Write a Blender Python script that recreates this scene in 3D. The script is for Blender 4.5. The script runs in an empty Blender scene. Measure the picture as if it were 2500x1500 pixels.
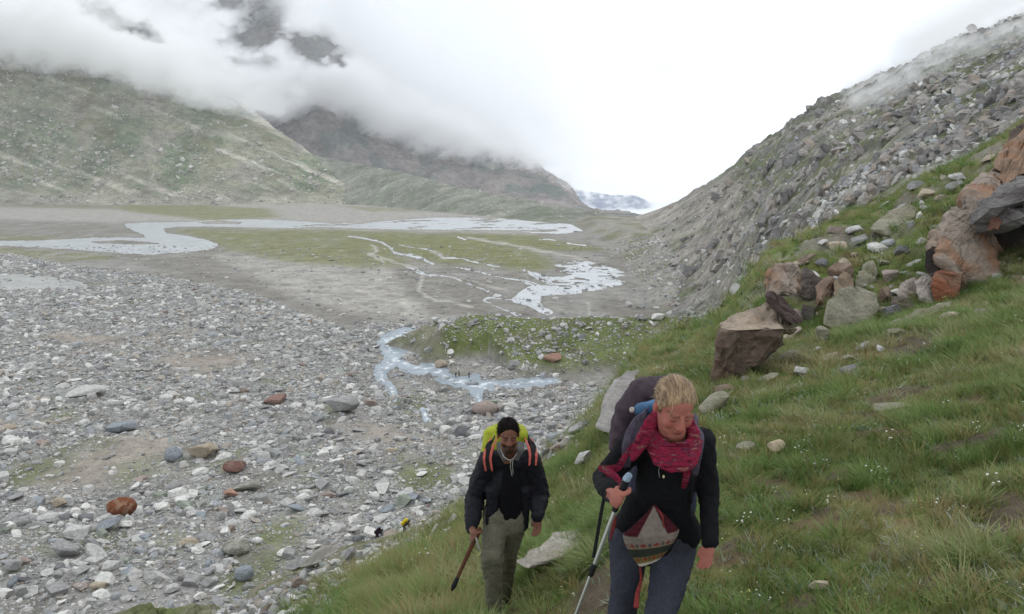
import bpy, bmesh, math, random
import numpy as np
from mathutils import Vector, Matrix, Euler

random.seed(7)
RNG = np.random.RandomState(11)
D = bpy.data
SC = bpy.context.scene
COL = SC.collection

# ------------------------------------------------------------------ camera, sky, sun, exposure
FPX = 1962.0                        # focal length in pixels of the 2500 px wide photograph
PITCH = math.atan(310.0 / 1962.0)   # looking a little downhill
CP, SP = math.cos(PITCH), math.sin(PITCH)
cam_d = D.cameras.new("camera")
cam_d.sensor_width = 36.0
cam_d.lens = 36.0 * FPX / 2500.0
cam_d.clip_start = 0.1
cam_d.clip_end = 40000.0
cam = D.objects.new("camera", cam_d)
COL.objects.link(cam)
cam.location = (0, 0, 0)
cam.rotation_euler = (math.pi / 2 - PITCH, 0, 0)
SC.camera = cam

SUN_EL, SUN_AZ = math.radians(52), math.radians(35)   # high soft light from ahead right
world = D.worlds.new("World")
SC.world = world
world.use_nodes = True
wn = world.node_tree
wn.nodes.clear()
w_out = wn.nodes.new("ShaderNodeOutputWorld")
w_sky = wn.nodes.new("ShaderNodeTexSky")
w_sky.sky_type = 'NISHITA'
w_sky.sun_disc = False
w_sky.sun_elevation = SUN_EL
w_sky.sun_rotation = SUN_AZ
w_sky.altitude = 4000
w_bg = wn.nodes.new("ShaderNodeBackground"); w_bg.inputs[1].default_value = 0.10
w_cl = wn.nodes.new("ShaderNodeBackground"); w_cl.inputs[1].default_value = 1.32
w_mix = wn.nodes.new("ShaderNodeMixShader")
w_tc = wn.nodes.new("ShaderNodeTexCoord")
w_no = wn.nodes.new("ShaderNodeTexNoise"); w_no.inputs["Scale"].default_value = 5.0
w_no.inputs["Detail"].default_value = 7.0; w_no.inputs["Roughness"].default_value = 0.6
w_mp = wn.nodes.new("ShaderNodeMapping"); w_mp.inputs["Scale"].default_value = (1, 1, 2.4)
w_mr = wn.nodes.new("ShaderNodeMapRange")
w_mr.inputs["From Min"].default_value = 0.25; w_mr.inputs["From Max"].default_value = 0.42
w_mr.inputs["To Min"].default_value = 0.80; w_mr.inputs["To Max"].default_value = 1.0
w_cr = wn.nodes.new("ShaderNodeValToRGB")
w_cr.color_ramp.elements[0].position = 0.3; w_cr.color_ramp.elements[0].color = (0.80, 0.88, 1.0, 1)
w_cr.color_ramp.elements[1].position = 0.6; w_cr.color_ramp.elements[1].color = (0.955, 0.98, 1.0, 1)
L = wn.links.new
L(w_tc.outputs["Generated"], w_mp.inputs[0]); L(w_mp.outputs[0], w_no.inputs["Vector"])
L(w_no.outputs["Fac"], w_mr.inputs["Value"]); L(w_mr.outputs[0], w_mix.inputs[0])
L(w_no.outputs["Fac"], w_cr.inputs[0]); L(w_cr.outputs[0], w_cl.inputs[0])
L(w_sky.outputs[0], w_bg.inputs[0]); L(w_bg.outputs[0], w_mix.inputs[1]); L(w_cl.outputs[0], w_mix.inputs[2])
L(w_mix.outputs[0], w_out.inputs[0])

sun_d = D.lights.new("sun", 'SUN')
sun_d.energy = 0.8
sun_d.angle = math.radians(18)
sun_d.color = (1.0, 0.97, 0.93)
sun = D.objects.new("sun", sun_d)
COL.objects.link(sun)
# light travels from (sin az, cos az) * cos el, sin el towards the scene
sdir = Vector((math.sin(SUN_AZ) * math.cos(SUN_EL), math.cos(SUN_AZ) * math.cos(SUN_EL), math.sin(SUN_EL)))
sun.rotation_euler = sdir.to_track_quat('Z', 'Y').to_euler()

SC.view_settings.view_transform = 'Standard'
SC.view_settings.look = 'None'
SC.view_settings.exposure = 0.0
SC.view_settings.gamma = 1.0
SC.view_settings.use_curve_mapping = False
SC.render.engine = 'CYCLES'
SC.cycles.max_bounces = 24
SC.cycles.diffuse_bounces = 3
SC.cycles.glossy_bounces = 2
SC.cycles.transparent_max_bounces = 8
SC.cycles.volume_bounces = 24
SC.cycles.use_denoising = True
SC.cycles.use_fast_gi = False

# ------------------------------------------------------------------ helpers
def P(u, v, y):
    """point seen at photograph pixel (u, v) at ground distance y"""
    a = (np.asarray(u, float) - 1250.0) / FPX
    b = (750.0 - np.asarray(v, float)) / FPX
    yy = CP + b * SP
    zz = -SP + b * CP
    return a / yy * y, np.asarray(y, float) + 0 * a, zz / yy * y

def PV(u, v, y):
    x, y2, z = P(u, v, y)
    return Vector((float(x), float(y2), float(z)))

def proj(x, y, z):
    d = y * CP - z * SP
    up = y * SP + z * CP
    return 1250.0 + FPX * x / d, 750.0 - FPX * up / d

def _hash(ix, iy, seed):
    h = (ix.astype(np.int64) * 374761393 + iy.astype(np.int64) * 668265263 + seed * 974634777) & 0xFFFFFFFF
    h = ((h ^ (h >> 13)) * 1274126177) & 0xFFFFFFFF
    h = h ^ (h >> 16)
    return (h & 0xFFFFFF).astype(np.float64) / 0xFFFFFF

def vnoise(x, y, seed=0):
    """gradient noise, about -1..1"""
    x = np.asarray(x, float); y = np.asarray(y, float)
    ix = np.floor(x); iy = np.floor(y)
    fx = x - ix; fy = y - iy
    ix = ix.astype(np.int64); iy = iy.astype(np.int64)
    sx = fx * fx * fx * (fx * (fx * 6 - 15) + 10); sy = fy * fy * fy * (fy * (fy * 6 - 15) + 10)
    def g(dx, dy):
        ang = _hash(ix + dx, iy + dy, seed) * 2 * math.pi
        return np.cos(ang) * (fx - dx) + np.sin(ang) * (fy - dy)
    a = g(0, 0) * (1 - sx) + g(1, 0) * sx
    b = g(0, 1) * (1 - sx) + g(1, 1) * sx
    return (a * (1 - sy) + b * sy) * 1.5

def fbm(x, y, seed=0, oct=4, rough=0.5, ridged=False):
    s = 0.0; a = 1.0; n = 0.0
    for i in range(oct):
        v = vnoise(x * 2 ** i + 17.3 * i, y * 2 ** i - 9.1 * i, seed + i)
        if ridged:
            v = 1 - 2 * np.abs(v)
        s = s + a * v; n += a; a *= rough
    return s / n

def worley(x, y, seed=0):
    """distance to the nearest scattered point, edge distance and a random value of its cell"""
    x = np.asarray(x, float); y = np.asarray(y, float)
    ix = np.floor(x).astype(np.int64); iy = np.floor(y).astype(np.int64)
    f1 = np.full(x.shape, 9.0); f2 = np.full(x.shape, 9.0); idv = np.zeros(x.shape); ox = np.zeros(x.shape); oy = np.zeros(x.shape)
    for dx in (-1, 0, 1):
        for dy in (-1, 0, 1):
            px = ix + dx + _hash(ix + dx, iy + dy, seed); py = iy + dy + _hash(ix + dx, iy + dy, seed + 7)
            d = np.hypot(x - px, y - py); r = _hash(ix + dx, iy + dy, seed + 13)
            n = d < f1
            f2 = np.where(n, f1, np.minimum(f2, d)); f1 = np.where(n, d, f1); idv = np.where(n, r, idv)
            ox = np.where(n, x - px, ox); oy = np.where(n, y - py, oy)
    return f1, f2 - f1, idv, ox, oy

def blocks(x, y, seed=0):
    """relief of tilted, broken blocks, about 0..1"""
    f1, e, r, ox, oy = worley(x + 0.25 * vnoise(x * 2, y * 2, seed), y + 0.25 * vnoise(x * 2 + 9, y * 2, seed), seed)
    ang = r * 40.0
    return r * 0.6 + 0.55 * (np.cos(ang) * ox + np.sin(ang) * oy) - 0.3 * (1 - sstep(0.0, 0.12, e))

def sstep(a, b, x):
    t = np.clip((x - a) / (b - a), 0, 1)
    return t * t * (3 - 2 * t)

def blur(Z, r):
    """separable box blur, twice"""
    for _ in range(2):
        for ax in (0, 1):
            n = Z.shape[ax]
            c = np.cumsum(np.concatenate([np.repeat(np.take(Z, [0], ax), r + 1, ax), Z, np.repeat(np.take(Z, [n - 1], ax), r, ax)], ax), ax)
            Z = (np.take(c, range(2 * r + 1, 2 * r + 1 + n), ax) - np.take(c, range(0, n), ax)) / (2 * r + 1)
    return Z

def inpoly(poly, u, v):
    """even-odd test for arrays"""
    poly = np.asarray(poly, float)
    r = np.zeros(np.shape(u), bool)
    sel = (u >= poly[:, 0].min()) & (u <= poly[:, 0].max()) & (v >= poly[:, 1].min()) & (v <= poly[:, 1].max())
    if not sel.any():
        return r
    us = u[sel]; vs = v[sel]; rr = np.zeros(us.shape, bool)
    n = len(poly)
    for i in range(n):
        x1, y1 = poly[i]; x2, y2 = poly[(i + 1) % n]
        if y1 == y2:
            continue
        c = ((y1 > vs) != (y2 > vs)) & (us < (x2 - x1) * (vs - y1) / (y2 - y1) + x1)
        rr ^= c
    r[sel] = rr
    return r

def dline(pts, u, v, asp=1.0):
    """distance to a polyline (v stretched by asp) and the running parameter 0..1"""
    best = np.full(np.shape(u), 1e9); par = np.zeros(np.shape(u))
    n = len(pts) - 1
    for i in range(n):
        x1, y1 = pts[i]; x2, y2 = pts[i + 1]
        y1 *= asp; y2 *= asp
        dx, dy = x2 - x1, y2 - y1
        t = np.clip(((u - x1) * dx + (v * asp - y1) * dy) / (dx * dx + dy * dy + 1e-9), 0, 1)
        d = np.hypot(u - x1 - t * dx, v * asp - y1 - t * dy)
        m = d < best
        best = np.where(m, d, best); par = np.where(m, (i + t) / n, par)
    return best, par

def tag(o, label=None, cat=None, group=None, kind=None):
    if label: o["label"] = label
    if cat: o["category"] = cat
    if group: o["group"] = group
    if kind: o["kind"] = kind
    return o

def mesh_from(name, V, Fq, mat=None, smooth=True, cols=None, parent=None, link=True):
    """V (n,3); Fq list of arrays (m,3) or (m,4)"""
    me = D.meshes.new(name)
    V = np.asarray(V, np.float32)
    if not isinstance(Fq, (list, tuple)):
        Fq = [Fq]
    me.vertices.add(len(V)); me.vertices.foreach_set("co", V.ravel())
    nl = sum(f.size for f in Fq); nf = sum(len(f) for f in Fq)
    me.loops.add(nl); me.polygons.add(nf)
    li = np.concatenate([f.ravel() for f in Fq]).astype(np.int32)
    ls = []; off = 0
    for f in Fq:
        ls.append(off + np.arange(len(f)) * f.shape[1]); off += f.size
    me.loops.foreach_set("vertex_index", li)
    me.polygons.foreach_set("loop_start", np.concatenate(ls).astype(np.int32))
    me.polygons.foreach_set("use_smooth", np.full(nf, smooth, bool))
    me.update(calc_edges=True)
    if cols is not None:
        for k, c in cols.items():
            c = np.asarray(c, np.float32)
            if c.ndim == 1:
                at = me.attributes.new(k, 'FLOAT', 'POINT'); at.data.foreach_set("value", c)
            else:
                if c.shape[1] == 3:
                    c = np.concatenate([c, np.ones((len(c), 1), np.float32)], 1)
                at = me.attributes.new(k, 'FLOAT_COLOR', 'POINT'); at.data.foreach_set("color", c.ravel())
    if mat is not None:
        me.materials.append(mat)
    o = D.objects.new(name, me)
    if link:
        COL.objects.link(o)
    if parent is not None:
        o.parent = parent
    return o

def empty(name, loc=(0, 0, 0)):
    o = D.objects.new(name, None)
    COL.objects.link(o)
    o.location = loc
    o.empty_display_size = 0.1
    return o

def newmat(name, rough=0.9, spec=0.25):
    m = D.materials.new(name)
    m.use_nodes = True
    b = m.node_tree.nodes["Principled BSDF"]
    b.inputs["Roughness"].default_value = rough
    b.inputs["Specular IOR Level"].default_value = spec
    return m, m.node_tree, b

def N(nt, kind, **kw):
    n = nt.nodes.new(kind)
    for k, v in kw.items():
        if k.startswith("_"):
            setattr(n, k[1:], v)
        else:
            n.inputs[k.replace("__", " ")].default_value = v
    return n

def mulmix(nt, a, b, fac, mode='MULTIPLY'):
    m = nt.nodes.new("ShaderNodeMix"); m.data_type = 'RGBA'; m.blend_type = mode
    if isinstance(fac, (int, float)): m.inputs[0].default_value = fac
    else: nt.links.new(fac, m.inputs[0])
    for s, i in ((a, 6), (b, 7)):
        if isinstance(s, tuple): m.inputs[i].default_value = s if len(s) == 4 else s + (1,)
        else: nt.links.new(s, m.inputs[i])
    return m.outputs[2]

def ramp(nt, src, stops):
    r = nt.nodes.new("ShaderNodeValToRGB")
    el = r.color_ramp.elements
    while len(el) < len(stops): el.new(0.5)
    for e, (p, c) in zip(el, stops):
        e.position = p
        e.color = (c, c, c, 1) if isinstance(c, (int, float)) else tuple(c) + (1,)
    nt.links.new(src, r.inputs[0])
    return r.outputs[0]

def ground_mat(name, scales, bump=0.5, bdist=0.1, contrast=0.5, rough=0.95):
    """vertex colour x layered noise at world scales (metres), with bump"""
    m, nt, b = newmat(name, rough, 0.15)
    at = N(nt, "ShaderNodeAttribute", _attribute_name="Col")
    ge = nt.nodes.new("ShaderNodeNewGeometry")
    col = at.outputs["Color"]; h = None
    for i, s in enumerate(scales):
        no = N(nt, "ShaderNodeTexNoise", Scale=1.0 / s, Detail=5.0, Roughness=0.65)
        nt.links.new(ge.outputs["Position"], no.inputs["Vector"])
        k = contrast * (1.0 if i else 0.8)
        fac = ramp(nt, no.outputs["Fac"], [(0.3, 1 - k), (0.5, 1.0), (0.72, 1 + k * 0.9)])
        col = mulmix(nt, col, fac, 1.0)
        if h is None: h = no.outputs["Fac"]
        else:
            ad = N(nt, "ShaderNodeMath", _operation='ADD')
            nt.links.new(h, ad.inputs[0]); nt.links.new(no.outputs["Fac"], ad.inputs[1]); h = ad.outputs[0]
    nt.links.new(col, b.inputs["Base Color"])
    bp = N(nt, "ShaderNodeBump", Strength=bump, Distance=bdist)
    nt.links.new(h, bp.inputs["Height"]); nt.links.new(bp.outputs[0], b.inputs["Normal"])
    return m

# ------------------------------------------------------------------ terrain sheets
class Sheet:
    """height field over azimuth a = x/y and log distance, from curves of (u, v, y) points"""
    def __init__(s, curves, a0, a1, na, y0, y1, ny, sm=3):
        s.a = np.linspace(a0, a1, na); s.ly = np.linspace(math.log(y0), math.log(y1), ny)
        Ys = []; Zs = []
        for c in curves:
            c = np.array(c, float)
            x, y, z = P(c[:, 0], c[:, 1], c[:, 2])
            a = x / y; o = np.argsort(a)
            Ys.append(np.interp(s.a, a[o], y[o])); Zs.append(np.interp(s.a, a[o], z[o]))
        Ys = np.array(Ys); Zs = np.array(Zs)
        s.setup(Ys, Zs, sm)
    def setup(s, Ys, Zs, sm):
        k = np.ones(9) / 9.0
        for i in range(len(Ys)):
            for arr in (Ys, Zs):
                arr[i] = np.convolve(np.pad(arr[i], 4, mode='edge'), k, 'valid')
        y = np.exp(s.ly)
        Z = np.empty((len(y), len(s.a)))
        for j in range(len(s.a)):
            Z[:, j] = np.interp(y, Ys[:, j], Zs[:, j])
        s.Z = blur(Z, sm)
        s.Y, s.A = np.meshgrid(y, s.a, indexing='ij')
        s.X = s.A * s.Y
    def z(s, x, y):
        x = np.asarray(x, float); y = np.asarray(y, float)
        fa = np.clip((x / y - s.a[0]) / (s.a[1] - s.a[0]), 0, len(s.a) - 1.001)
        fl = np.clip((np.log(y) - s.ly[0]) / (s.ly[1] - s.ly[0]), 0, len(s.ly) - 1.001)
        ia = fa.astype(int); il = fl.astype(int); ta = fa - ia; tl = fl - il
        Z = s.Z
        return (Z[il, ia] * (1 - ta) + Z[il, ia + 1] * ta) * (1 - tl) + (Z[il + 1, ia] * (1 - ta) + Z[il + 1, ia + 1] * ta) * tl
    def normal(s, x, y):
        e = 0.02 * y
        zx = (s.z(x + e, y) - s.z(x - e, y)) / (2 * e); zy = (s.z(x, y + e) - s.z(x, y - e)) / (2 * e)
        return zx, zy
    def uv(s):
        return proj(s.X, s.Y, s.Z)
    def build(s, name, mat, col, keep=None):
        ny, na = s.Z.shape
        V = np.stack([s.X, s.Y, s.Z], -1).reshape(-1, 3)
        i = np.arange(ny * na).reshape(ny, na)
        Fq = np.stack([i[:-1, :-1], i[:-1, 1:], i[1:, 1:], i[1:, :-1]], -1)
        if keep is not None:
            k = keep[:-1, :-1] | keep[:-1, 1:] | keep[1:, 1:] | keep[1:, :-1]
            Fq = Fq[k]
        return mesh_from(name, V, Fq.reshape(-1, 4), mat, True, {"Col": col.reshape(-1, 3)})

def C(r, g, b):
    """sRGB 0..255 as linear"""
    return np.array([((c / 255.0 + 0.055) / 1.055) ** 2.4 for c in (r, g, b)])

def lay(base, c, m):
    return base * (1 - m[..., None]) + np.asarray(c) * m[..., None]
# ------------------------------------------------------------------ near hillside (grass slope, outcrop, lower spur)
def near_plane(u_list, y):
    out = []
    for u in u_list:
        a = (u - 1250) / FPX * 0.97
        z = -1.75 - 0.27 * y + 0.30 * a * y
        uu, vv = proj(a * y, y, z)
        out.append((uu, vv, y))
    return out
cu = [-400, 0, 300, 600, 900, 1100, 1250, 1400, 1600, 1800, 2000, 2300, 2600, 3000]
kB = [(-400,1900,4.8),(-200,1750,5.2),(300,1720,6),(560,1660,7),(750,1560,8.2),(885,1465,9.5),(1000,1392,11),(1112,1322,12.5),(1200,1262,13.5),(1300,1195,15),(1440,1090,17),(1560,885,19),(1740,850,17.5),(1880,845,17),(2130,790,17.5),(2330,745,18),(2500,690,18),(2750,600,18),(3100,480,18)]
kC = [(-400,1750,22),(-200,1700,22),(300,1600,25),(560,1535,30),(750,1440,30),(885,1400,28),(1000,1347,28),(1112,1272,26),(1200,1222,26),(1300,1158,26),(1440,1040,26),(1560,862,24),(1740,815,22),(1880,690,23),(2130,600,25),(2330,500,27),(2500,400,28),(2750,290,28),(3100,150,28)]
kD = [(-400,1700,60),(-200,1640,60),(300,1560,60),(560,1500,58),(632,1425,62),(758,1358,66),(910,1318,72),(1011,1300,74),(1112,1228,66),(1200,1180,60),(1300,1110,52),(1440,1000,42),(1560,850,30),(1740,770,27),(1880,606,30),(2000,548,33),(2130,492,38),(2330,388,42),(2500,303,45),(2750,180,46),(3100,10,46)]
def beyond(curve, ky, dz):
    out = []
    for (u, v, y) in curve:
        x, yy, z = P(u, v, y)
        y2 = y * ky; z2 = z - dz * y
        uu, vv = proj(x * ky, y2, z2)
        out.append((float(uu), float(vv), y2))
    return out
hill = Sheet([near_plane(cu, 0.7), near_plane(cu, 2.5), near_plane(cu, 4.4), kB, kC, kD, beyond(kD, 1.06, 0.05), beyond(kD, 1.9, 0.9)],
             -1.0, 0.95, 600, 0.8, 115, 400, 3)
# ------------------------------------------------------------------ valley floor
ZP = -55.0
class Valley(Sheet):
    def __init__(s, a0, a1, na, y0, y1, ny):
        s.a = np.linspace(a0, a1, na); s.ly = np.linspace(math.log(y0), math.log(y1), ny)
        s.Y, s.A = np.meshgrid(np.exp(s.ly), s.a, indexing='ij'); s.X = s.A * s.Y
        s.Z = np.full(s.Y.shape, ZP)
val = Valley(-1.0, 0.50, 780, 62, 2300, 540)
vu, vv = proj(val.X, val.Y, val.Z)          # where the flat floor sits, to lay out what lies on it
wpu = vu + 9 * fbm(val.X / 14, val.Y / 22, 3, 3); wpv = vv + 4 * fbm(val.X / 14, val.Y / 22, 8, 3)

def sc(pts, s, ox=0, oy=0):
    return [(x / s + ox, y / s + oy) for x, y in pts]
RIVER = [(303,546),(364,543),(455,542),(506,538),(607,535),(672,537),(748,541),(809,546),(885,545),(960,538),(1062,531),(1163,531),(1250,534),(1326,541),(1402,548),(1447,548),(1442,561),(1376,571),(1300,569),(1250,562),(1112,561),(960,560),(859,557),(783,554),(708,557),(607,555),(506,553),(430,554),(399,558),(404,569),(455,576),(506,586),(529,596),(531,602),(506,611),(430,617),(374,622),(303,619),(228,613),(126,606),(0,600),(-1000,592),(-1000,572),(0,588),(101,587),(177,583),(228,580),(354,580),(349,573),(324,563),(306,554)]
ISLE = [[(217,590),(300,586),(384,593),(388,596),(330,597),(235,594)], [(480,543),(530,538),(590,542),(585,547),(500,547)]]
POND = [(-900,660),(-50,668),(76,670),(152,680),(212,688),(273,697),(243,705),(152,704),(50,706),(-50,708),(-900,722)]
s8, o8 = 2.9675, (850, 550)
FAN = sc([(1490,265),(1560,290),(1600,262),(1640,250),(1750,262),(1850,290),(1960,325),(2090,365),(2000,378),(2010,420),(1900,452),(1750,484),(1600,503),(1400,512),(1390,560),(1430,600),(1495,635),(1440,652),(1370,625),(1290,582),(1200,562),(1180,540),(1240,480),(1340,432),(1500,432),(1400,385),(1300,335),(1275,322),(1340,338),(1440,368),(1520,340),(1550,322),(1500,290)], s8, *o8)
TH = [  # thin streams: points in the crop, width in photo pixels
 ([(1480,430),(1400,400),(1330,360),(1270,325)],4), ([(1340,432),(1290,425),(1250,400),(1330,412),(1380,430)],3),
 ([(410,300),(480,320),(560,360),(700,365),(800,395),(880,430),(980,465),(1040,490),(1090,510),(1010,525),(985,545),(1050,580),(1160,625),(1235,662)],3.2),
 ([(985,545),(1000,530),(1090,512)],4),([(1180,540),(1050,530)],2.2),([(1190,628),(1290,662)],2.6),
 ([(600,370),(480,340)],2.4),([(900,390),(1000,405),(1140,440)],1.5),
 ([(750,300),(880,320),(980,345),(1040,365),(1150,385),(1240,400),(1340,430)],2.2),
 ([(340,130),(400,150),(500,165),(620,185),(650,210),(680,235),(820,240),(940,275),(1080,300),(1160,320)],2.4),
 ([(0,80),(50,85),(140,100),(230,120),(310,165),(330,200),(440,220),(520,240),(610,280)],3.6),
 ([(440,215),(520,232),(570,262)],4.5),([(790,85),(850,105)],3.0),
 ([(1380,104),(1450,100),(1520,113)],2.6),([(1590,132),(1660,140),(1740,150)],2.8),([(1170,60),(1215,72)],2.0)]
GS = [  # pale gravel channels, dry
 ([(870,90),(1100,130),(1300,165),(1500,205),(1650,235),(1720,258)],5),([(150,210),(220,230),(420,290),(520,330),(540,420),(500,470),(560,510),(630,545),(760,560),(900,590)],5),
 ([(620,190),(660,215),(690,238)],7),([(0,440),(200,520),(500,590)],4),([(170,140),(220,180),(160,215),(260,270)],4),([(1750,640),(1740,560)],4),([(880,395),(1000,440),(1150,470)],4)]
CS = [([(660,755),(600,785),(545,810),(530,850),(565,900),(600,960),(622,1030),(690,1100),(780,1140),(900,1150),(1100,1150),(1300,1145),(1500,1122)],(19,8)),
 ([(560,785),(420,800),(270,840),(300,900),(350,960),(430,1010),(560,1050)],(17,15)),([(420,800),(400,860),(460,880),(560,880)],(18,12)),
 ([(330,980),(245,1050),(225,1100),(290,1160),(320,1220),(340,1290)],(12,6)),([(900,1150),(935,1230),(965,1295)],(20,5)),
 ([(540,1330),(570,1400),(600,1460)],(9,5)),([(850,1165),(1050,1190)],(10,3))]
def water_field(u, v):
    """positive inside water; u, v are photo pixels of points of the flat floor"""
    x, y, z = P(u, v, 1.0); k = ZP / z; x = x * k; y = y * k
    n1 = fbm(x / 9, y / 14, 31, 3); n2 = fbm(x / 9, y / 14, 41, 3)
    uu = u + 5 * n1; vw = v + 2.0 * n2 * np.clip((v - 520) / 80, 0.15, 1.6)
    m = inpoly(RIVER, uu, vw)
    for q in ISLE: m &= ~inpoly(q, uu, vw)
    bars = fbm(x / 60, y / 60, 35, 4, 0.6)
    m &= ~((u > 620) & (bars > 0.20 + 0.3 * (1 - sstep(620, 760, u))))
    m |= inpoly(POND, uu, vw)
    br = fbm(x / 20 + 0.4 * n1, y / 34, 77, 3, 0.55)
    isl = (np.abs(br) > 0.19) & (u > 1335) & ~((v > 700) & (u < 1420))
    m |= inpoly(FAN, uu, vw) & ~isl
    for pts, w in TH:
        p = sc(pts, s8, *o8); d, t = dline(p, uu, vw, 1.7)
        m |= d < w * (0.8 + 0.5 * n2)
    foam = np.zeros(u.shape)
    for pts, (w0, w1) in CS:
        p = sc(pts, s8, *o8); d, t = dline(p, uu, vw, 1.3)
        w = 1.35 * (w0 * (1 - t) + w1 * t) * (1.1 + 0.8 * n2 + 0.5 * fbm(x / 3, y / 4, 47, 3))
        m |= d < w
        foam = np.maximum(foam, np.clip(1.15 - d / (w * 0.8), 0, 1) * np.clip(0.55 + 1.3 * fbm(x / 2.2, y / 3, 48, 3), 0, 1))
    isl2 = inpoly([(978,872),(992,862),(1025,866),(1033,880),(1020,893),(1000,886)], uu, vw) | inpoly([(1026,855),(1040,852),(1050,860),(1035,865)], uu, vw)
    return m & ~isl2, foam
wet, _f = water_field(vu, vv)
wet_s = blur(wet.astype(float), 2)
lobe_poly = [(-900,600),(0,622),(60,630),(130,648),(330,672),(450,690),(600,722),(720,765),(850,812),(900,800),(1060,790),(1110,810),(1030,830),(960,845),(895,860),(912,930),(950,955),(1050,965),(1130,958),(1300,955),(1500,940),(1700,1000),(1700,2500),(-2000,2500),(-2000,600)]
lobe = blur(inpoly(lobe_poly, wpu, wpv).astype(float), 3)
dry = 1 - np.clip(blur(wet.astype(float), 9) * 2.2, 0, 1)
brk = np.clip(blur(inpoly([(900,790),(1060,790),(1080,880),(1400,900),(1400,1010),(1060,1080),(900,1000),(880,860)], vu, vv).astype(float), 8) * 1.2, 0, 1)
dry = dry * (1 - 0.85 * brk)
crest_pts = [P(u, v, y) for u, v, y in [(1068,800,246),(1110,785,256),(1160,766,262),(1300,779,258),(1450,775,262),(1600,775,258),(1760,770,250),(1900,700,240)]]
cx = [(float(p[0]), float(p[1])) for p in crest_pts]
dm, tm = dline(cx, val.X, val.Y)
crest_h = np.interp(tm, np.linspace(0, 1, len(cx)), [float(p[2]) - ZP for p in crest_pts])
mound_n = fbm(val.X / 12, val.Y / 12, 55, 4)
mw = 7 + 27 * sstep(0.0, 0.22, tm)
mound = crest_h * sstep(-0.08, 0.06, tm) * np.clip(1 - (dm * (1 + 0.18 * mound_n)) / mw, 0, 1) ** 0.85
mound_m = np.clip(mound / 3.0, 0, 1)
hum = fbm(val.X / 33, val.Y / 40, 21, 4) * 1.9 + fbm(val.X / 6, val.Y / 6, 22, 3) * 0.5
far_k = np.clip(300 / val.Y, 0.1, 1)
val.Z = ZP + lobe * dry * (1.6 + hum) + mound + mound_m * fbm(val.X / 5, val.Y / 5, 23, 3) * 0.7 + dry * 0.12 * fbm(val.X / 8, val.Y / 8, 5, 3) - 0.25 * wet_s * (1 - mound_m)
# rise towards the foot of the right slope
rf_x = np.interp(val.Y, [60, 150, 250, 330, 450, 700, 950, 1500], [30, 46, 60, 62, 70, 84, 76, 60])
rise = np.clip(val.X - rf_x, 0, 26)
val.Z += 0.32 * rise ** 1.0 * (1 - mound_m * 0.5)
# close below the spur the rubble climbs to meet it
clim = np.clip((105 - val.Y) / 45, 0, 1)

wu, wv = wpu, wpv
grav = C(139, 136, 130); mud = C(122, 118, 110); silt = C(162, 158, 150); green = C(116, 117, 76); moss = C(104, 110, 74); stone = C(142, 140, 136); dark = C(112, 108, 98)
col = np.tile(grav, val.Z.shape + (1,))
n_a = fbm(val.X / 30, val.Y / 60, 61, 4); n_b = fbm(val.X / 9, val.Y / 16, 62, 4); n_c = fbm(val.X / 3, val.Y / 4, 63, 3)
col = lay(col, mud, sstep(-0.1, 0.35, n_a))
far = val.Y > 300
def patch(poly, c, k=1.0, th=0.0, soft=4):
    global col
    m = blur(inpoly(poly, wu, wv).astype(float), soft) * sstep(th - 0.35, th + 0.15, n_a * 0.5 + n_b * 0.7 + 0.05 + 0.3 * n_c) * k
    col = lay(col, c, m)
patch([(-600,505),(0,503),(300,512),(560,535),(400,540),(300,543),(0,535),(-600,530)], silt, 0.7, -0.1)
patch([(560,498),(1000,500),(1300,530),(1450,548),(1300,575),(900,565),(640,560),(420,548)], silt, 0.75, -0.05, 3)
patch([(500,620),(620,625),(800,640),(960,650),(1050,760),(1150,790),(900,790),(760,745),(640,690),(540,660)], silt, 0.85, 0.0)
patch([(0,540),(300,550),(345,575),(100,585),(-300,580),(-300,540)], mud, 0.9)
patch([(300,500),(500,502),(660,510),(680,530),(520,540),(300,515)], green, 0.9, -0.1, 3)
patch([(0,500),(400,503),(300,512),(0,506)], green, 0.5, -0.1, 2)
patch([(410,558),(600,560),(860,562),(960,600),(1000,650),(900,655),(700,640),(560,612),(520,590)], green, 0.85, -0.15)
patch([(860,564),(1000,568),(1150,580),(1330,620),(1355,650),(1320,665),(1180,650),(1040,640),(980,620)], green, 0.95, -0.2)
patch([(1050,568),(1300,575),(1430,598),(1500,612),(1330,612),(1180,590)], green, 0.9, -0.2, 3)
patch([(-300,575),(0,572),(240,582),(100,590),(-300,590)], green, 0.6, 0, 2)
patch([(-300,598),(60,608),(250,622),(300,632),(100,640),(-300,625)], green, 0.7, 0, 2)
patch([(820,502),(960,508),(1060,518),(900,516)], green, 0.7, 0, 2)
patch([(280,625),(520,625),(640,690),(720,760),(600,712),(420,670)], mud, 0.9, -0.1)
patch([(640,770),(700,730),(1000,780),(960,800),(850,810)], mud, 0.6, 0)
patch([(960,650),(1180,700),(1180,760),(1000,730)], mud, 0.8, -0.1)
for pts, w in GS:
    d, t = dline(sc(pts, s8, *o8), wu, wv, 1.7)
    col = lay(col, silt * 1.1, np.clip(1.4 - d / w, 0, 1) * 0.8)
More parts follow.
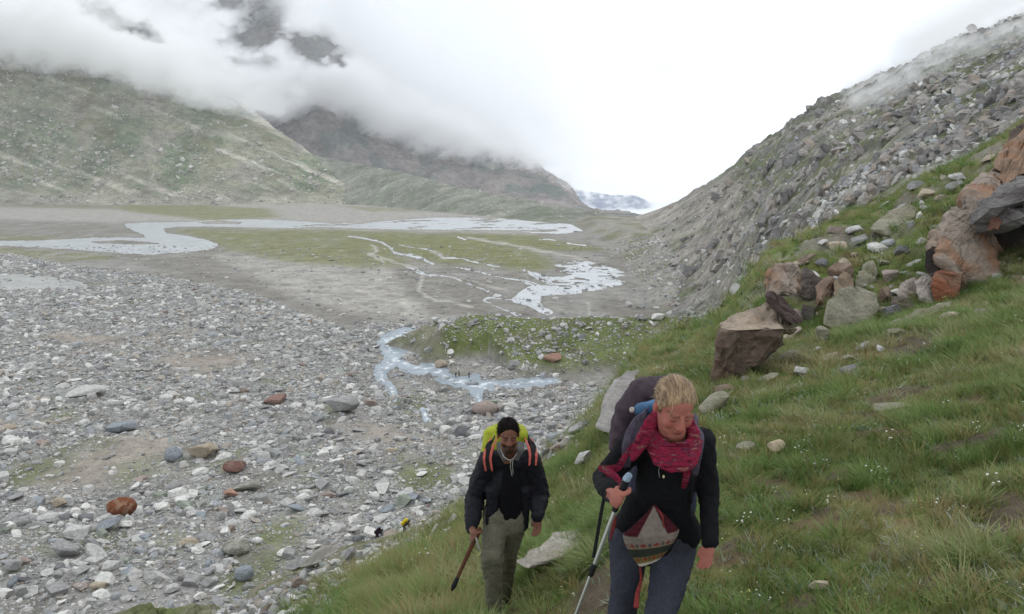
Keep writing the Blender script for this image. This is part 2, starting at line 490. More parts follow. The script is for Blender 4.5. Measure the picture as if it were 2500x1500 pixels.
# rubble lobe: stone dust with moss and bare silt patches
lc = np.tile(stone, val.Z.shape + (1,))
lc = lay(lc, dark, sstep(0.0, 0.5, n_b)); lc = lay(lc, moss, 0.75 * sstep(0.12, 0.45, fbm(val.X / 16, val.Y / 20, 71, 4)))
lc = lay(lc, C(148, 142, 134), 0.7 * sstep(0.1, 0.5, fbm(val.X / 20, val.Y / 26, 72, 4)))
SILTS = [[(200,1130),(300,1085),(430,1070),(420,1140),(330,1170),(250,1210),(120,1220),(40,1190)], [(100,820),(180,812),(330,830),(480,815),(520,830),(400,850),(250,862),(130,850)], [(800,1050),(900,1040),(1050,1060),(1120,1110),(960,1110),(850,1085)],[(380,880),(560,860),(640,900),(520,925),(400,915)]]
silt_m = np.zeros(val.Z.shape)
for q in SILTS: silt_m = np.maximum(silt_m, blur(inpoly(q, wu, wv).astype(float), 4))
lc = lay(lc, C(148, 140, 130), silt_m)
GREENS = [[(0,1150),(90,1120),(260,1085),(300,1095),(200,1140),(120,1200),(20,1215)], [(250,1180),(420,1140),(440,1165),(300,1200)], [(1050,1110),(1160,1090),(1180,1130),(1060,1150)], [(640,1300),(720,1250),(760,1300),(640,1480),(560,1500),(520,1500)], [(930,960),(1010,950),(1080,980),(1000,1030),(950,1000)], [(700,1160),(790,1165),(780,1200),(710,1190)],[(960,1130),(1120,1150),(1100,1230),(960,1210)]]
grn_m = np.zeros(val.Z.shape)
for q in GREENS: grn_m = np.maximum(grn_m, blur(inpoly(q, wu, wv).astype(float), 4))
lc = lay(lc, moss, np.clip(grn_m * sstep(-0.5, 0.1, n_b), 0, 1) * 0.9)
col = col * (1 - lobe[..., None]) + lc * lobe[..., None]
mc = lay(np.tile(C(124, 118, 98), val.Z.shape + (1,)), C(98, 106, 62), sstep(-0.3, 0.25, fbm(val.X / 10, val.Y / 10, 81, 4) + 0.3))
col = lay(col, mc, np.clip(mound_m * 1.3, 0, 1))
rm = np.clip(rise / 8, 0, 1)
col = lay(col, lay(np.tile(C(140, 136, 126), val.Z.shape + (1,)), C(112, 112, 84), sstep(-0.1, 0.4, n_a)), rm * (1 - mound_m))
col = lay(col, C(118, 114, 104), 0.5 * np.clip(blur(wet.astype(float), 3) * 2, 0, 1))
VAL_COL = col
m_valley = ground_mat("valley_ground", [0.5, 3.0, 14.0], 0.6, 0.25, 0.28)
o = val.build("valley_floor", m_valley, col, ~((val.Y > 1050) & (val.A > 0.05)) & ~((val.Y > 1300) & (val.A > 0.0))); tag(o, kind="structure")

# water sheets on the valley floor
def water_mesh(name, mat, sel_fn, ustep, vstep, u0, u1, v0, v1):
    us = np.arange(u0, u1, ustep); vs = np.arange(v0, v1, vstep)
    V_, U_ = np.meshgrid(vs, us, indexing='ij')
    m, foam = water_field(U_, V_)
    m &= sel_fn(U_, V_)
    x, y, z = P(U_, V_, 1.0); k = (ZP - 0.06) / z
    X, Y = x * k, y * k
    fm = m[:-1, :-1]
    i = np.arange(m.size).reshape(m.shape)
    Fq = np.stack([i[1:, :-1], i[1:, 1:], i[:-1, 1:], i[:-1, :-1]], -1)[fm]
    used = np.unique(Fq); remap = np.zeros(m.size, int); remap[used] = np.arange(len(used))
    V = np.stack([X, Y, np.full(X.shape, ZP - 0.06)], -1).reshape(-1, 3)[used]
    o = mesh_from(name, V, remap[Fq], mat, True, {"foam": foam.reshape(-1)[used]})
    return tag(o, kind="structure")
def water_mat(name, c, foamy, rough=0.12):
    m, nt, b = newmat(name, rough, 0.5)
    ge = nt.nodes.new("ShaderNodeNewGeometry")
    no = N(nt, "ShaderNodeTexNoise", Scale=0.8, Detail=8.0, Roughness=0.8)
    nt.links.new(ge.outputs["Position"], no.inputs["Vector"])
    at = N(nt, "ShaderNodeAttribute", _attribute_name="foam")
    mu = N(nt, "ShaderNodeMath", _operation='MULTIPLY'); nt.links.new(at.outputs["Fac"], mu.inputs[0]); nt.links.new(no.outputs["Fac"], mu.inputs[1])
    f = ramp(nt, mu.outputs[0], [(0.22, 0.0), (0.42, foamy)])
    n2 = N(nt, "ShaderNodeTexNoise", Scale=0.10, Detail=6.0, Roughness=0.7, Distortion=0.6); nt.links.new(ge.outputs["Position"], n2.inputs["Vector"])
    base = mulmix(nt, tuple(c), ramp(nt, n2.outputs["Fac"], [(0.34, 0.62), (0.5, 0.95), (0.66, 1.12)]), 1.0)
    col = mulmix(nt, base, (0.62, 0.65, 0.67), f, 'MIX')
    nt.links.new(col, b.inputs["Base Color"])
    r = mulmix(nt, (rough, rough, rough), (0.7, 0.7, 0.7), f, 'MIX'); nt.links.new(r, b.inputs["Roughness"])
    bp = N(nt, "ShaderNodeBump", Strength=0.25 + 0.35 * foamy, Distance=0.08)
    nt.links.new(no.outputs["Fac"], bp.inputs["Height"]); nt.links.new(bp.outputs[0], b.inputs["Normal"])
    return m
m_river = water_mat("glacial_river_water", (0.44, 0.46, 0.47), 0.0, 0.3)
m_brook = water_mat("rushing_brook_water", (0.27, 0.32, 0.36), 1.0, 0.4)
m_pondw = water_mat("silty_pond_water", (0.36, 0.36, 0.34), 0.0, 0.3)
water_mesh("river_water", m_river, lambda u, v: (v < 630) & ~((u > 830) & (v > 575)), 2.4, 0.7, -640, 1500, 526, 630)
water_mesh("braided_stream_water", m_river, lambda u, v: (v > 564) & (u > 830) & (v < 780) & ~((v < 575) & (u > 1200) & (u < 1400)), 1.3, 0.75, 830, 1570, 564, 780)
water_mesh("pond_water", m_pondw, lambda u, v: (u < 400) & (v > 640) & (v < 730), 3.0, 1.2, -640, 400, 650, 730)
water_mesh("brook_water", m_brook, lambda u, v: (v > 795), 1.4, 1.1, 880, 1420, 796, 1060)

# ------------------------------------------------------------------ hillside relief and colour
hx, hy = hill.X, hill.Y
amp = np.clip(hy / 20, 0.15, 2.2)
_bx, _by, _bz = P(np.array(kB)[:, 0], np.array(kB)[:, 1], np.array(kB)[:, 2])
yb = np.interp(hill.A, _bx / _by, _by) * (1 + 0.10 * fbm(hx / 1.5, hy / 1.5, 99, 3))
spur = sstep(1.05 * yb, 1.45 * yb, hy) * (1 - sstep(0.08, 0.13, hill.A))
rel = 0.22 * amp * fbm(hx / 4.0, hy / 4.0, 101, 4) + 0.05 * fbm(hx / 0.9, hy / 0.9, 105, 3) + 0.022 * fbm(hx / 0.28, hy / 0.28, 109, 2)
rel *= 1 - 0.7 * spur * sstep(18, 30, hy)
rel += spur * (1 - 0.7 * sstep(18, 30, hy)) * (0.45 * blocks((hx + 0.5 * hy) / 2.2, (hy - 0.5 * hx) / 4.5, 118) + 0.3 * blocks(hx / 1.1, hy / 1.4, 119) + 0.55 * fbm(hx / 6, hy / 9, 111, 4, 0.6, True) + 0.5 * fbm(hx / 2.2, hy / 2.2, 115, 3))
outc = sstep(17.5, 20, hy) * sstep(0.26, 0.34, hill.A)      # broken rocky ground of the outcrop
rel += outc * (0.3 * blocks(hx / 1.3, hy / 1.3, 128) + 0.5 * fbm(hx / 2.6, hy / 2.6, 121, 4, 0.55, True) * sstep(-0.2, 0.4, fbm(hx / 6, hy / 6, 125, 2)))
# trodden step of the path
pth, _t = dline([(0.5, 0.5), (0.62, 3.5), (0.35, 5.0), (0.0, 6.5), (-0.5, 9.0), (-1.3, 13)], hx, hy)
path_m = np.clip(1.25 - pth / 0.38, 0, 1) * (hy < 14)
hill.Z = hill.Z + rel * sstep(0.8, 3, hy) - 0.07 * path_m - 0.10 * np.exp(-((hx + 0.1) ** 2 + (hy - 6.5) ** 2) / 0.8)
soil = C(92, 78, 58); gr1 = C(84, 96, 48); gr2 = C(104, 108, 62); dry_g = C(124, 118, 78); hrock = C(128, 122, 114)
hc = np.tile(gr1, hill.Z.shape + (1,))
g1 = fbm(hx / 1.6, hy / 1.6, 131, 4); g2 = fbm(hx / 5, hy / 5, 135, 3); g3 = fbm(hx / 0.5, hy / 0.5, 137, 3)
hc = lay(hc, gr2, sstep(-0.2, 0.3, g1)); hc = lay(hc, dry_g, 0.7 * sstep(0.05, 0.5, g2)); hc = lay(hc, soil, sstep(0.12, 0.35, g3 * 0.6 + g1 * 0.5))
hc = lay(hc, soil * 1.15, 0.8 * path_m)
hu_, hv_ = hill.uv(); scar = np.zeros(hc.shape[:2])
for (su, sv, ra, rb_) in [(2195,965,90,20),(2150,1005,60,10),(2168,1240,50,24),(2165,1345,45,22),(2450,1270,55,60),(1900,1215,45,16),(1480,1450,90,60),(2225,845,70,30),(1960,1470,60,20),(2330,1090,50,14),(2420,1060,60,14),(2050,1160,40,14),(1800,1330,50,20),(2010,1250,36,12),(2290,1420,70,24)]:
    q_ = np.hypot((hu_ - su) / ra, (hv_ - sv + 0.25 * (hu_ - su)) / rb_) + 0.7 * g3 + 0.3 * g1
    scar = np.maximum(scar, 1 - sstep(0.6, 1.3, q_))
hc = lay(hc, C(84, 74, 62), scar)
hc = lay(hc, lay(np.tile(C(118, 112, 98), hill.Z.shape + (1,)), C(88, 98, 56), sstep(-0.05, 0.4, fbm(hx / 5, hy / 5, 141, 4))), spur)
hc = lay(hc, hrock * 0.9, outc * sstep(0.05, 0.35, fbm(hx / 3, hy / 3, 145, 4)) * 0.8)
GRASSY = 1 - np.clip(spur + 0 * hx, 0, 1)
m_hill = ground_mat("hillside_turf", [0.06, 0.35, 2.0], 0.7, 0.04, 0.35)
o = hill.build("hillside", m_hill, hc); tag(o, kind="structure")

# ------------------------------------------------------------------ mountains
def rib(x, y, dx, dy, w, l, seed, oct=4):
    """ridged noise stretched along (dx, dy)"""
    n = math.hypot(dx, dy); dx /= n; dy /= n
    return fbm((x * dy - y * dx) / w, (x * dx + y * dy) / l, seed, oct, 0.55, True)

kR0 = [(1200,548,1250),(1300,553,1300),(1360,576,900),(1440,606,690),(1510,690,440),(1590,775,330),(1740,830,260),(1830,850,150),(1880,800,110),(2000,720,80),(2200,620,60),(2500,440,60),(2750,300,60),(3100,120,60)]
kR1 = [(1200,547,1300),(1300,552,1350),(1380,566,1040),(1460,574,900),(1560,604,640),(1640,650,470),(1740,668,340),(1830,655,240),(1880,605,200),(2000,520,160),(2200,400,130),(2500,250,110),(2750,130,110),(3100,-40,110)]
kR2 = [(1200,546,1400),(1300,551,1400),(1380,560,1160),(1440,552,1150),(1500,540,1120),(1560,524,1050),(1640,495,950),(1690,470,880),(1740,440,840),(1830,372,760),(1920,312,700),(2030,242,640),(2090,212,620),(2150,190,600),(2280,133,560),(2400,82,540),(2500,40,520),(2750,-70,500),(3100,-220,480)]
rmt = Sheet([beyond(kR0, 0.75, 0.06), kR0, kR1, kR2, beyond(kR2, 1.08, 0.02), beyond(kR2, 1.8, 0.6)], 0.03, 0.95, 600, 45, 1900, 470, 2)
x, y = rmt.X, rmt.Y
k = np.clip(y / 300, 0.2, 1.6)
ax_, ay_ = (x * 0.956 + y * 0.293), (y * 0.956 - x * 0.293)          # across and along the strata
rk = fbm(ax_ / 20, ay_ / 34, 201, 4, 0.6); rk2 = fbm(ax_ / 10, ay_ / 18, 205, 4, 0.6, True); rk3 = fbm(x / 3.5, y / 3.5, 208, 3)
b1 = blocks(ax_ / 12, ay_ / 15, 221); b2 = blocks(ax_ / 5, ay_ / 6, 223); b3 = blocks(x / 2.0, y / 2.6, 225)
rough_m = sstep(0.16, 0.30, rmt.A) * (0.25 + 0.75 * sstep(-0.35, 0.15, fbm(x / 45, y / 90, 227, 3) + 0.15))
rmt.Z = rmt.Z + rough_m * k * (4.6 * rk + 2.2 * b1 + 0.9 * b2 + 0.3 * b3 + 0.7 * rk2) + 0.5 * k * rk3 * rough_m
# blocky skyline
rmt.Z += rough_m * 4.0 * blocks(x / 24, y / 30, 211) * sstep(300, 600, y)
rc = np.tile(C(132, 129, 122), rmt.Z.shape + (1,))
ru, rv = rmt.uv()
rc = lay(rc, C(100, 106, 76), sstep(-0.25, 0.12, fbm((x - 0.4 * y) / 30, y / 90, 215, 4, 0.6) + 0.2) * sstep(0.12, 0.3, rmt.A) * 0.9)
rc = lay(rc, C(112, 110, 92), 0.7 * sstep(-0.2, 0.3, fbm(x / 40, y / 140, 216, 3)) * (1 - sstep(0.2, 0.3, rmt.A)))
crag = np.clip(sstep(0.0, 0.35, rk + 0.5 * b1 - 0.1) * sstep(0.13, 0.24, rmt.A), 0, 1)
rc = lay(rc, C(122, 119, 117), crag * 0.9)
rc = lay(rc, C(158, 152, 146), sstep(0.45, 0.8, b2) * 0.6 * sstep(0.13, 0.24, rmt.A)); rc = lay(rc, C(92, 90, 92), sstep(0.1, -0.15, b2) * 0.55 * crag)
rc = lay(rc, C(128, 108, 92), sstep(0.3, 0.6, fbm(x / 14, y / 18, 229, 3)) * 0.5)
rc = lay(rc, C(158, 151, 142), 0.95 * np.clip(blur(inpoly([(1340,560),(1440,540),(1560,515),(1700,470),(1800,420),(1860,560),(1820,660),(1760,720),(1600,760),(1500,700),(1400,600)], ru, rv).astype(float), 6), 0, 1) * (0.35 + 0.65 * sstep(-0.3, 0.3, rk3 + fbm(x / 30, y / 80, 231, 3))))
bd = fbm((rv + 0.42 * ru) / 26, (ru - 0.42 * rv) / 300, 241, 5, 0.6)      # scree runs and grass bands along the slope
rc = lay(rc, C(162, 156, 147), 0.8 * sstep(0.12, 0.4, bd)); rc = lay(rc, C(98, 105, 76), 0.75 * sstep(-0.1, -0.38, bd))
m_rmt = ground_mat("mountainside_rock", [1.2, 5.0, 22.0], 1.0, 1.0, 0.42)
o = rmt.build("right_mountain", m_rmt, rc); tag(o, kind="structure")

kL0 = [(-500,500,1830),(0,500,1830),(400,500,1830),(560,500,1830),(700,499,1850),(900,499,1850),(960,500,1850)]
kL1 = [(-500,430,2000),(0,430,2000),(200,455,2000),(300,400,2050),(400,452,1980),(500,400,2050),(640,420,2020),(760,440,2020),(830,460,2000),(880,490,1900),(960,502,1850)]
kL2 = [(-500,-430,3100),(-300,-320,3000),(0,-170,2900),(150,-60,2850),(300,60,2780),(450,165,2700),(560,240,2600),(640,285,2500),(690,327,2400),(760,378,2250),(830,440,2120),(880,484,2000),(905,500,1900),(960,510,1880)]
lmt = Sheet([beyond(kL0, 0.93, 0.004), kL0, kL1, kL2, beyond(kL2, 1.03, 0.02), beyond(kL2, 1.4, 0.5)], -1.05, -0.14, 460, 1700, 3600, 280, 2)
x, y = lmt.X, lmt.Y
kk = sstep(1830, 2000, y)
lr = rib(x, y, -0.55, 1.0, 120, 900, 301, 5); lr2 = fbm(x / 60, y / 60, 305, 4, 0.6)
lmt.Z += kk * (15 * lr + 9 * lr2 + 3 * fbm(x / 15, y / 15, 308, 3))
lc = np.tile(C(138, 138, 118), lmt.Z.shape + (1,))
lu_, lv_ = lmt.uv()
st = fbm((lv_ - 0.42 * lu_) / 22, (lu_ + 0.4 * lv_) / 330, 311, 5, 0.6)
lc = lay(lc, C(96, 112, 84), 0.85 * sstep(-0.1, 0.35, fbm(x / 110, y / 200, 312, 5, 0.65) + 0.6 * st + 0.1))
lc = lay(lc, C(192, 186, 172), sstep(0.08, 0.4, st) * 0.9)
lc = lay(lc, C(118, 112, 84), sstep(0.0, 0.4, fbm(x / 120, y / 160, 314, 3)) * 0.6)
lc = lay(lc, C(150, 142, 134), sstep(0.1, 0.4, fbm(x / 90, y / 120, 316, 4)) * 0.7)
lc = lay(lc, C(160, 155, 143), (1 - sstep(1830, 1960, y)) * 0.8)
m_lmt = ground_mat("far_mountainside", [6.0, 25.0, 90.0], 1.0, 4.0, 0.34)
o = lmt.build("left_mountain", m_lmt, lc); tag(o, kind="structure")

kM0 = [(620,499,1900),(800,499,1880),(890,501,1800),(1000,511,1530),(1100,520,1360),(1300,539,1095),(1450,549,990),(1650,552,960)]
kM1 = [(620,360,2320),(760,376,2300),(830,392,2250),(1000,425,1900),(1100,452,1650),(1200,472,1450),(1350,503,1250),(1450,517,1190),(1530,528,1160),(1650,535,1150)]
mor = Sheet([beyond(kM0, 0.93, 0.006), kM0, kM1, beyond(kM1, 1.02, 0.004), beyond(kM1, 1.4, 0.3)], -0.36, 0.22, 360, 850, 3100, 240, 1)
x, y = mor.X, mor.Y
mor.Z += sstep(0.3, 1, (mor.Z - ZP) / 12) * (3.0 * rib(x, y, 0.2, 1, 30, 200, 401, 4) + 1.5 * fbm(x / 12, y / 12, 404, 3))
mcol = np.tile(C(130, 132, 120), mor.Z.shape + (1,))
mcol = lay(mcol, C(150, 147, 134), sstep(0.0, 0.5, fbm(x / 25, y / 120, 405, 4)) * 0.7)
mcol = lay(mcol, C(112, 120, 100), sstep(0.0, 0.4, fbm(x / 80, y / 80, 406, 3)) * 0.7)
o = mor.build("moraine_ridge", m_lmt, mcol); tag(o, kind="structure")

kF0 = [(0,480,3200),(600,480,3200),(900,500,3000),(1200,515,2900),(1450,522,2700),(1560,530,2600)]
kF2 = [(0,-500,4700),(300,-330,4600),(550,-230,4500),(700,-90,4400),(800,20,4400),(850,150,4300),(950,215,4300),(1100,285,4200),(1250,350,4000),(1320,408,3800),(1350,428,3700),(1400,480,3400),(1440,517,3200),(1560,535,3100)]
fmt = Sheet([kF0, kF2, beyond(kF2, 1.03, 0.02), beyond(kF2, 1.3, 0.5)], -1.05, 0.16, 440, 2500, 5600, 220, 2)
x, y = fmt.X, fmt.Y
fr = rib(x, y, -0.25, 1, 190, 900, 501, 5)
fmt.Z += sstep(2750, 3200, y) * (45 * fr + 22 * fbm(x / 80, y / 80, 505, 4))
fc = np.tile(C(136, 128, 124), fmt.Z.shape + (1,))
fc = lay(fc, C(104, 110, 104), sstep(-0.1, 0.3, fbm(x / 150, y / 250, 506, 4)))
fc = lay(fc, C(160, 152, 140), sstep(0.2, 0.6, fbm(x / 60, y / 400, 508, 4)) * 0.7)
o = fmt.build("cloud_wrapped_mountain", m_lmt, fc); tag(o, kind="structure")

kB0 = [(1200,560,8000),(1700,560,8000)]
kB2 = [(1200,440,10500),(1390,455,10500),(1440,466,10400),(1500,478,10300),(1545,474,10400),(1600,500,10500),(1700,470,10500)]
bmt = Sheet([kB0, kB2, beyond(kB2, 1.03, 0.02), beyond(kB2, 1.3, 0.3)], -0.03, 0.26, 120, 7800, 14000, 60, 1)
bmt.Z += 40 * fbm(bmt.X / 300, bmt.Y / 300, 601, 4, 0.6, True)
o = bmt.build("distant_mountain", m_lmt, np.tile(C(48, 74, 112), bmt.Z.shape + (1,))); tag(o, kind="structure")  # blue of the hazy air is painted into the base colour
# ------------------------------------------------------------------ clouds lying on the mountainsides
def first_hit(sheets, A, T, default):
    """ground distance where the ray of azimuth A and slope T meets the first of the sheets"""
    out = np.full(A.shape, default, float)
    for s in sheets:
        Tc = np.maximum.accumulate(s.Z / s.Y, 0)
        ys = np.exp(s.ly)
        ia = np.clip(np.round((A[0] - s.a[0]) / (s.a[1] - s.a[0])).astype(int), 0, len(s.a) - 1)
        ok = (A[0] >= s.a[0]) & (A[0] <= s.a[-1])
        for j in range(A.shape[1]):
            if not ok[j]: continue
            k = np.searchsorted(Tc[:, ia[j]], T[:, j])
            h = np.where(k < len(ys), ys[np.minimum(k, len(ys) - 1)], 1e9)
            out[:, j] = np.minimum(out[:, j], h)
    return out
def cloud_mat(name, dens, colr=(1, 1, 1, 1), an=0.0):
    m = D.materials.new(name); m.use_nodes = True; nt = m.node_tree
    nt.nodes.clear()
    out = nt.nodes.new("ShaderNodeOutputMaterial")
    v = nt.nodes.new("ShaderNodeVolumeScatter")
    v.inputs["Color"].default_value = colr; v.inputs["Density"].default_value = dens; v.inputs["Anisotropy"].default_value = an
    nt.links.new(v.outputs[0], out.inputs["Volume"])
    return m
def cloud(name, mat, sigma, a0, a1, na, t0, t1, nt_, ym, tau_fn, thick, label, sky_k=None):
    a = np.linspace(a0, a1, na); t = np.linspace(t0, t1, nt_)
    T, A = np.meshgrid(t, a, indexing='ij')
    Y = ym(A, T)
    ya = None
    if isinstance(Y, tuple): Y, ya = Y
    U, V = proj(A * Y, Y, T * Y)
    tau = tau_fn(U, V, A, T)
    if ya is not None:          # the thin rim of the bank clings to the slope itself
        k_ = sstep(0.0, 1.6, tau); Y = ya * (1 - k_) + Y * k_
    if sky_k is not None:
        op = sky_k(A, T)          # where open sky lies behind, the vapour is thin
        tau = tau * (1 - 0.80 * op); thick = thick * (1 - 0.85 * op)
    yf = Y - tau / sigma
    yb = Y + thick * np.clip(tau / 1.5, 0, 1)
    keep = tau > 0.004
    kc = keep[:-1, :-1] & keep[:-1, 1:] & keep[1:, 1:] & keep[1:, :-1]
    n = A.size
    i = np.arange(n).reshape(A.shape)
    q = np.stack([i[:-1, :-1], i[:-1, 1:], i[1:, 1:], i[1:, :-1]], -1)[kc]
    vf = np.stack([A * yf, yf, T * yf], -1).reshape(-1, 3); vb = np.stack([A * yb, yb, T * yb], -1).reshape(-1, 3)
    e = np.concatenate([q[:, [0, 1]], q[:, [1, 2]], q[:, [2, 3]], q[:, [3, 0]]])
    key = e[:, 0] * n + e[:, 1]; rkey = e[:, 1] * n + e[:, 0]
    bd = e[~np.isin(key, rkey)]
    walls = np.stack([bd[:, 1], bd[:, 0], bd[:, 0] + n, bd[:, 1] + n], -1)
    Fq = np.concatenate([q, q[:, ::-1] + n, walls])
    used = np.unique(Fq); rm = np.zeros(2 * n, int); rm[used] = np.arange(len(used))
    o = mesh_from(name, np.concatenate([vf, vb])[used], rm[Fq], mat, True)
    return tag(o, label=label, kind="stuff")

def ym_bank(A, T):
    y = ya = first_hit([lmt, fmt], A, T, 4200.0)
    for ax in (0, 1):          # nearest surface round about, so the bank lies in front of both
        y = np.min([np.roll(y, k, ax) for k in range(-7, 8)], 0)
    return blur(y, 12), ya
VB = np.array([(-600,120),(-100,150),(0,160),(150,176),(330,228),(480,262),(560,278),(620,288),(680,300),(730,290),(780,272),(830,285),(900,315),(950,340),(1050,384),(1150,396),(1250,402),(1330,426),(1400,470),(1500,500)], float)
def tau_bank(U, V, A, T):
    n1 = fbm(A * 9, T * 16, 701, 6, 0.68); n2 = fbm(A * 30 + 1.5 * n1, T * 50 + 1.5 * n1, 711, 5, 0.65)
    vb = np.interp(U, VB[:, 0], VB[:, 1])
    d = (vb + 30 * n1 + 20 * n2 + 10 - V)
    t = 4.0 * np.clip(d / 95.0, 0, 1.6) ** 1.25
    for (hu, hv, ru, rv, rot, k) in [(612,85,62,62,0.3,1.15),(655,45,40,50,0,0.8),(560,8,45,22,0,0.95),(775,118,70,42,0.35,1.2),(835,158,20,12,0.5,1.0),(290,52,115,26,0.45,0.75),(365,88,60,18,0.4,0.7)]:
        c, s_ = math.cos(rot), math.sin(rot)
        x = (U - hu) * c + (V - hv) * s_; y = -(U - hu) * s_ + (V - hv) * c
        r = np.hypot(x / ru, y / rv) + 1.0 * n1 + 0.7 * n2
        t = t * (1 - 0.95 * k * (1 - sstep(0.4, 1.35, r))) if k <= 1 else t * (1 - 0.96 * (1 - sstep(0.45, 1.3 * k, r)))
    t = t * (1 + 0.35 * n2 + 0.25 * n1)
    t = t * (1 - sstep(1330, 1470, U + 20 * n1))
    # bank ends here; the distant mountain's bluish haze is painted into its colour
    return np.clip(t, 0, None)
m_cloud = cloud_mat("cloud_vapour", 0.008, (1, 1, 1, 1))
cloud("cloud_bank", m_cloud, 0.008, -1.05, 0.13, 430, -0.03, 0.48, 230, ym_bank, tau_bank, 500, "white cloud bank hiding the upper left mountains",
      lambda A, T: blur((first_hit([lmt, fmt], A, T, 9e4) > 8e4).astype(float), 5))

def ym_r(A, T):
    y = first_hit([rmt], A, T, 620.0)
    return blur(y, 4)
def tau_r(U, V, A, T):
    n1 = fbm(A * 14, T * 22, 731, 5, 0.6); n2 = fbm(A * 45, T * 60, 741, 4, 0.55)
    d1, _ = dline([(2090, 235), (2180, 195), (2260, 150), (2330, 105), (2420, 75), (2560, 30)], U, V)
    w = np.interp(U, [2050, 2150, 2300, 2450, 2600], [42, 62, 55, 50, 70])
    t = 1.35 * np.clip(1 - d1 / (w * (1 + 0.5 * n1)), 0, 1) ** 0.9 * (0.85 + 0.8 * n2)
    d2, _ = dline([(2230, 110), (2400, 20), (2600, -80)], U, V)
    t = np.maximum(t, 0.9 * np.clip(1 - d2 / (70 * (1 + 0.4 * n1)), 0, 1))
    return np.clip(t, 0, None)
m_wisp = cloud_mat("wisp_vapour", 0.012, (1, 1, 1, 1))
cloud("mist_wisp", m_wisp, 0.012, 0.36, 0.72, 150, 0.08, 0.34, 110, ym_r, tau_r, 60, "thin white mist drifting across the upper right slope")

def ym_b(A, T):
    return np.full(A.shape, 7000.0)
def tau_b(U, V, A, T):
    n1 = fbm(A * 30, T * 50, 751, 5, 0.6)
    d = 500 - V + 25 * n1
    n2 = fbm(A * 70, T * 120, 755, 4, 0.6)
    t = 2.8 * np.clip((478 + 26 * n1 + 14 * n2 - V) / 22, 0, 1) + np.clip(0.22 + 1.6 * n2, 0.03, 2) + 2.2 * np.clip((V - 505 + 20 * n1) / 14, 0, 1) + 2.0 * sstep(1560, 1610, U + 40 * n1)
    e = sstep(1300, 1380, U) * (1 - sstep(1640, 1720, U)) * sstep(380, 430, V + 20 * n1)
    return np.clip(t * e, 0, None)
m_far = cloud_mat("far_cloud_vapour", 0.003, (1, 1, 1, 1))
cloud("valley_cloud", m_far, 0.003, 0.01, 0.26, 120, -0.06, 0.06, 80, ym_b, tau_b, 10, "pale cloud puffs around the distant blue mountain in the gap")
# ------------------------------------------------------------------ rock shapes and materials
def ico(sub):
    bm = bmesh.new(); bmesh.ops.create_icosphere(bm, subdivisions=sub, radius=1.0)
    V = np.array([v.co[:] for v in bm.verts]); Fq = np.array([[v.index for v in f.verts] for f in bm.faces]); bm.free()
    return V, Fq
ICO = {k: ico(k) for k in (1, 2, 3, 4, 5)}
def noise3(V, s, seed, oct=3):
    return (fbm(V[:, 0] * s + 3, V[:, 1] * s + 1.7 * V[:, 2] * s, seed, oct) + fbm(V[:, 1] * s - 5, V[:, 2] * s + 1.3 * V[:, 0] * s, seed + 50, oct)) * 0.5
def rock_verts(seed, sub, style, scl=(1, 1, 1)):
    r = np.random.RandomState(seed)
    V, Fq = ICO[sub]; V = V.copy()
    if style == 'round': ncut, lo, hi = 7, 0.80, 0.97
    elif style == 'slab': ncut, lo, hi = 12, 0.55, 0.85
    else: ncut, lo, hi = 13, 0.46, 0.80
    if style == 'block':
        b = Euler((r.uniform(-.2, .2), r.uniform(-.2, .2), r.uniform(0, 3))).to_matrix()
        ns = [np.array(b @ Vector(n)) for n in [(1,0,0),(-1,0,0),(0,1,0),(0,-1,0),(0,0,1),(0,0,-1)]]
        ns = [(n + r.normal(0, 0.10, 3)) for n in ns] + [r.normal(0, 1, 3) for _ in range(4)]
    else:
        ns = [r.normal(0, 1, 3) for _ in range(ncut)]
    for i, n in enumerate(ns):
        n = n / np.linalg.norm(n)
        d = r.uniform(lo, hi) if not (style == 'block' and i < 6) else r.uniform(0.5, 0.66)
        k = V @ n - d
        V -= np.outer(np.clip(k, 0, None), n)
    nr = V / (np.linalg.norm(V, axis=1, keepdims=True) + 1e-9)
    V = V + nr * (0.05 * noise3(V, 1.6, seed, 3) + (0.03 * noise3(V, 6.0, seed + 3, 3) if sub > 2 else 0))[:, None]
    V /= np.abs(V).max(0)
    if style == 'slab': V[:, 2] *= 0.42
    return V * np.array(scl), Fq

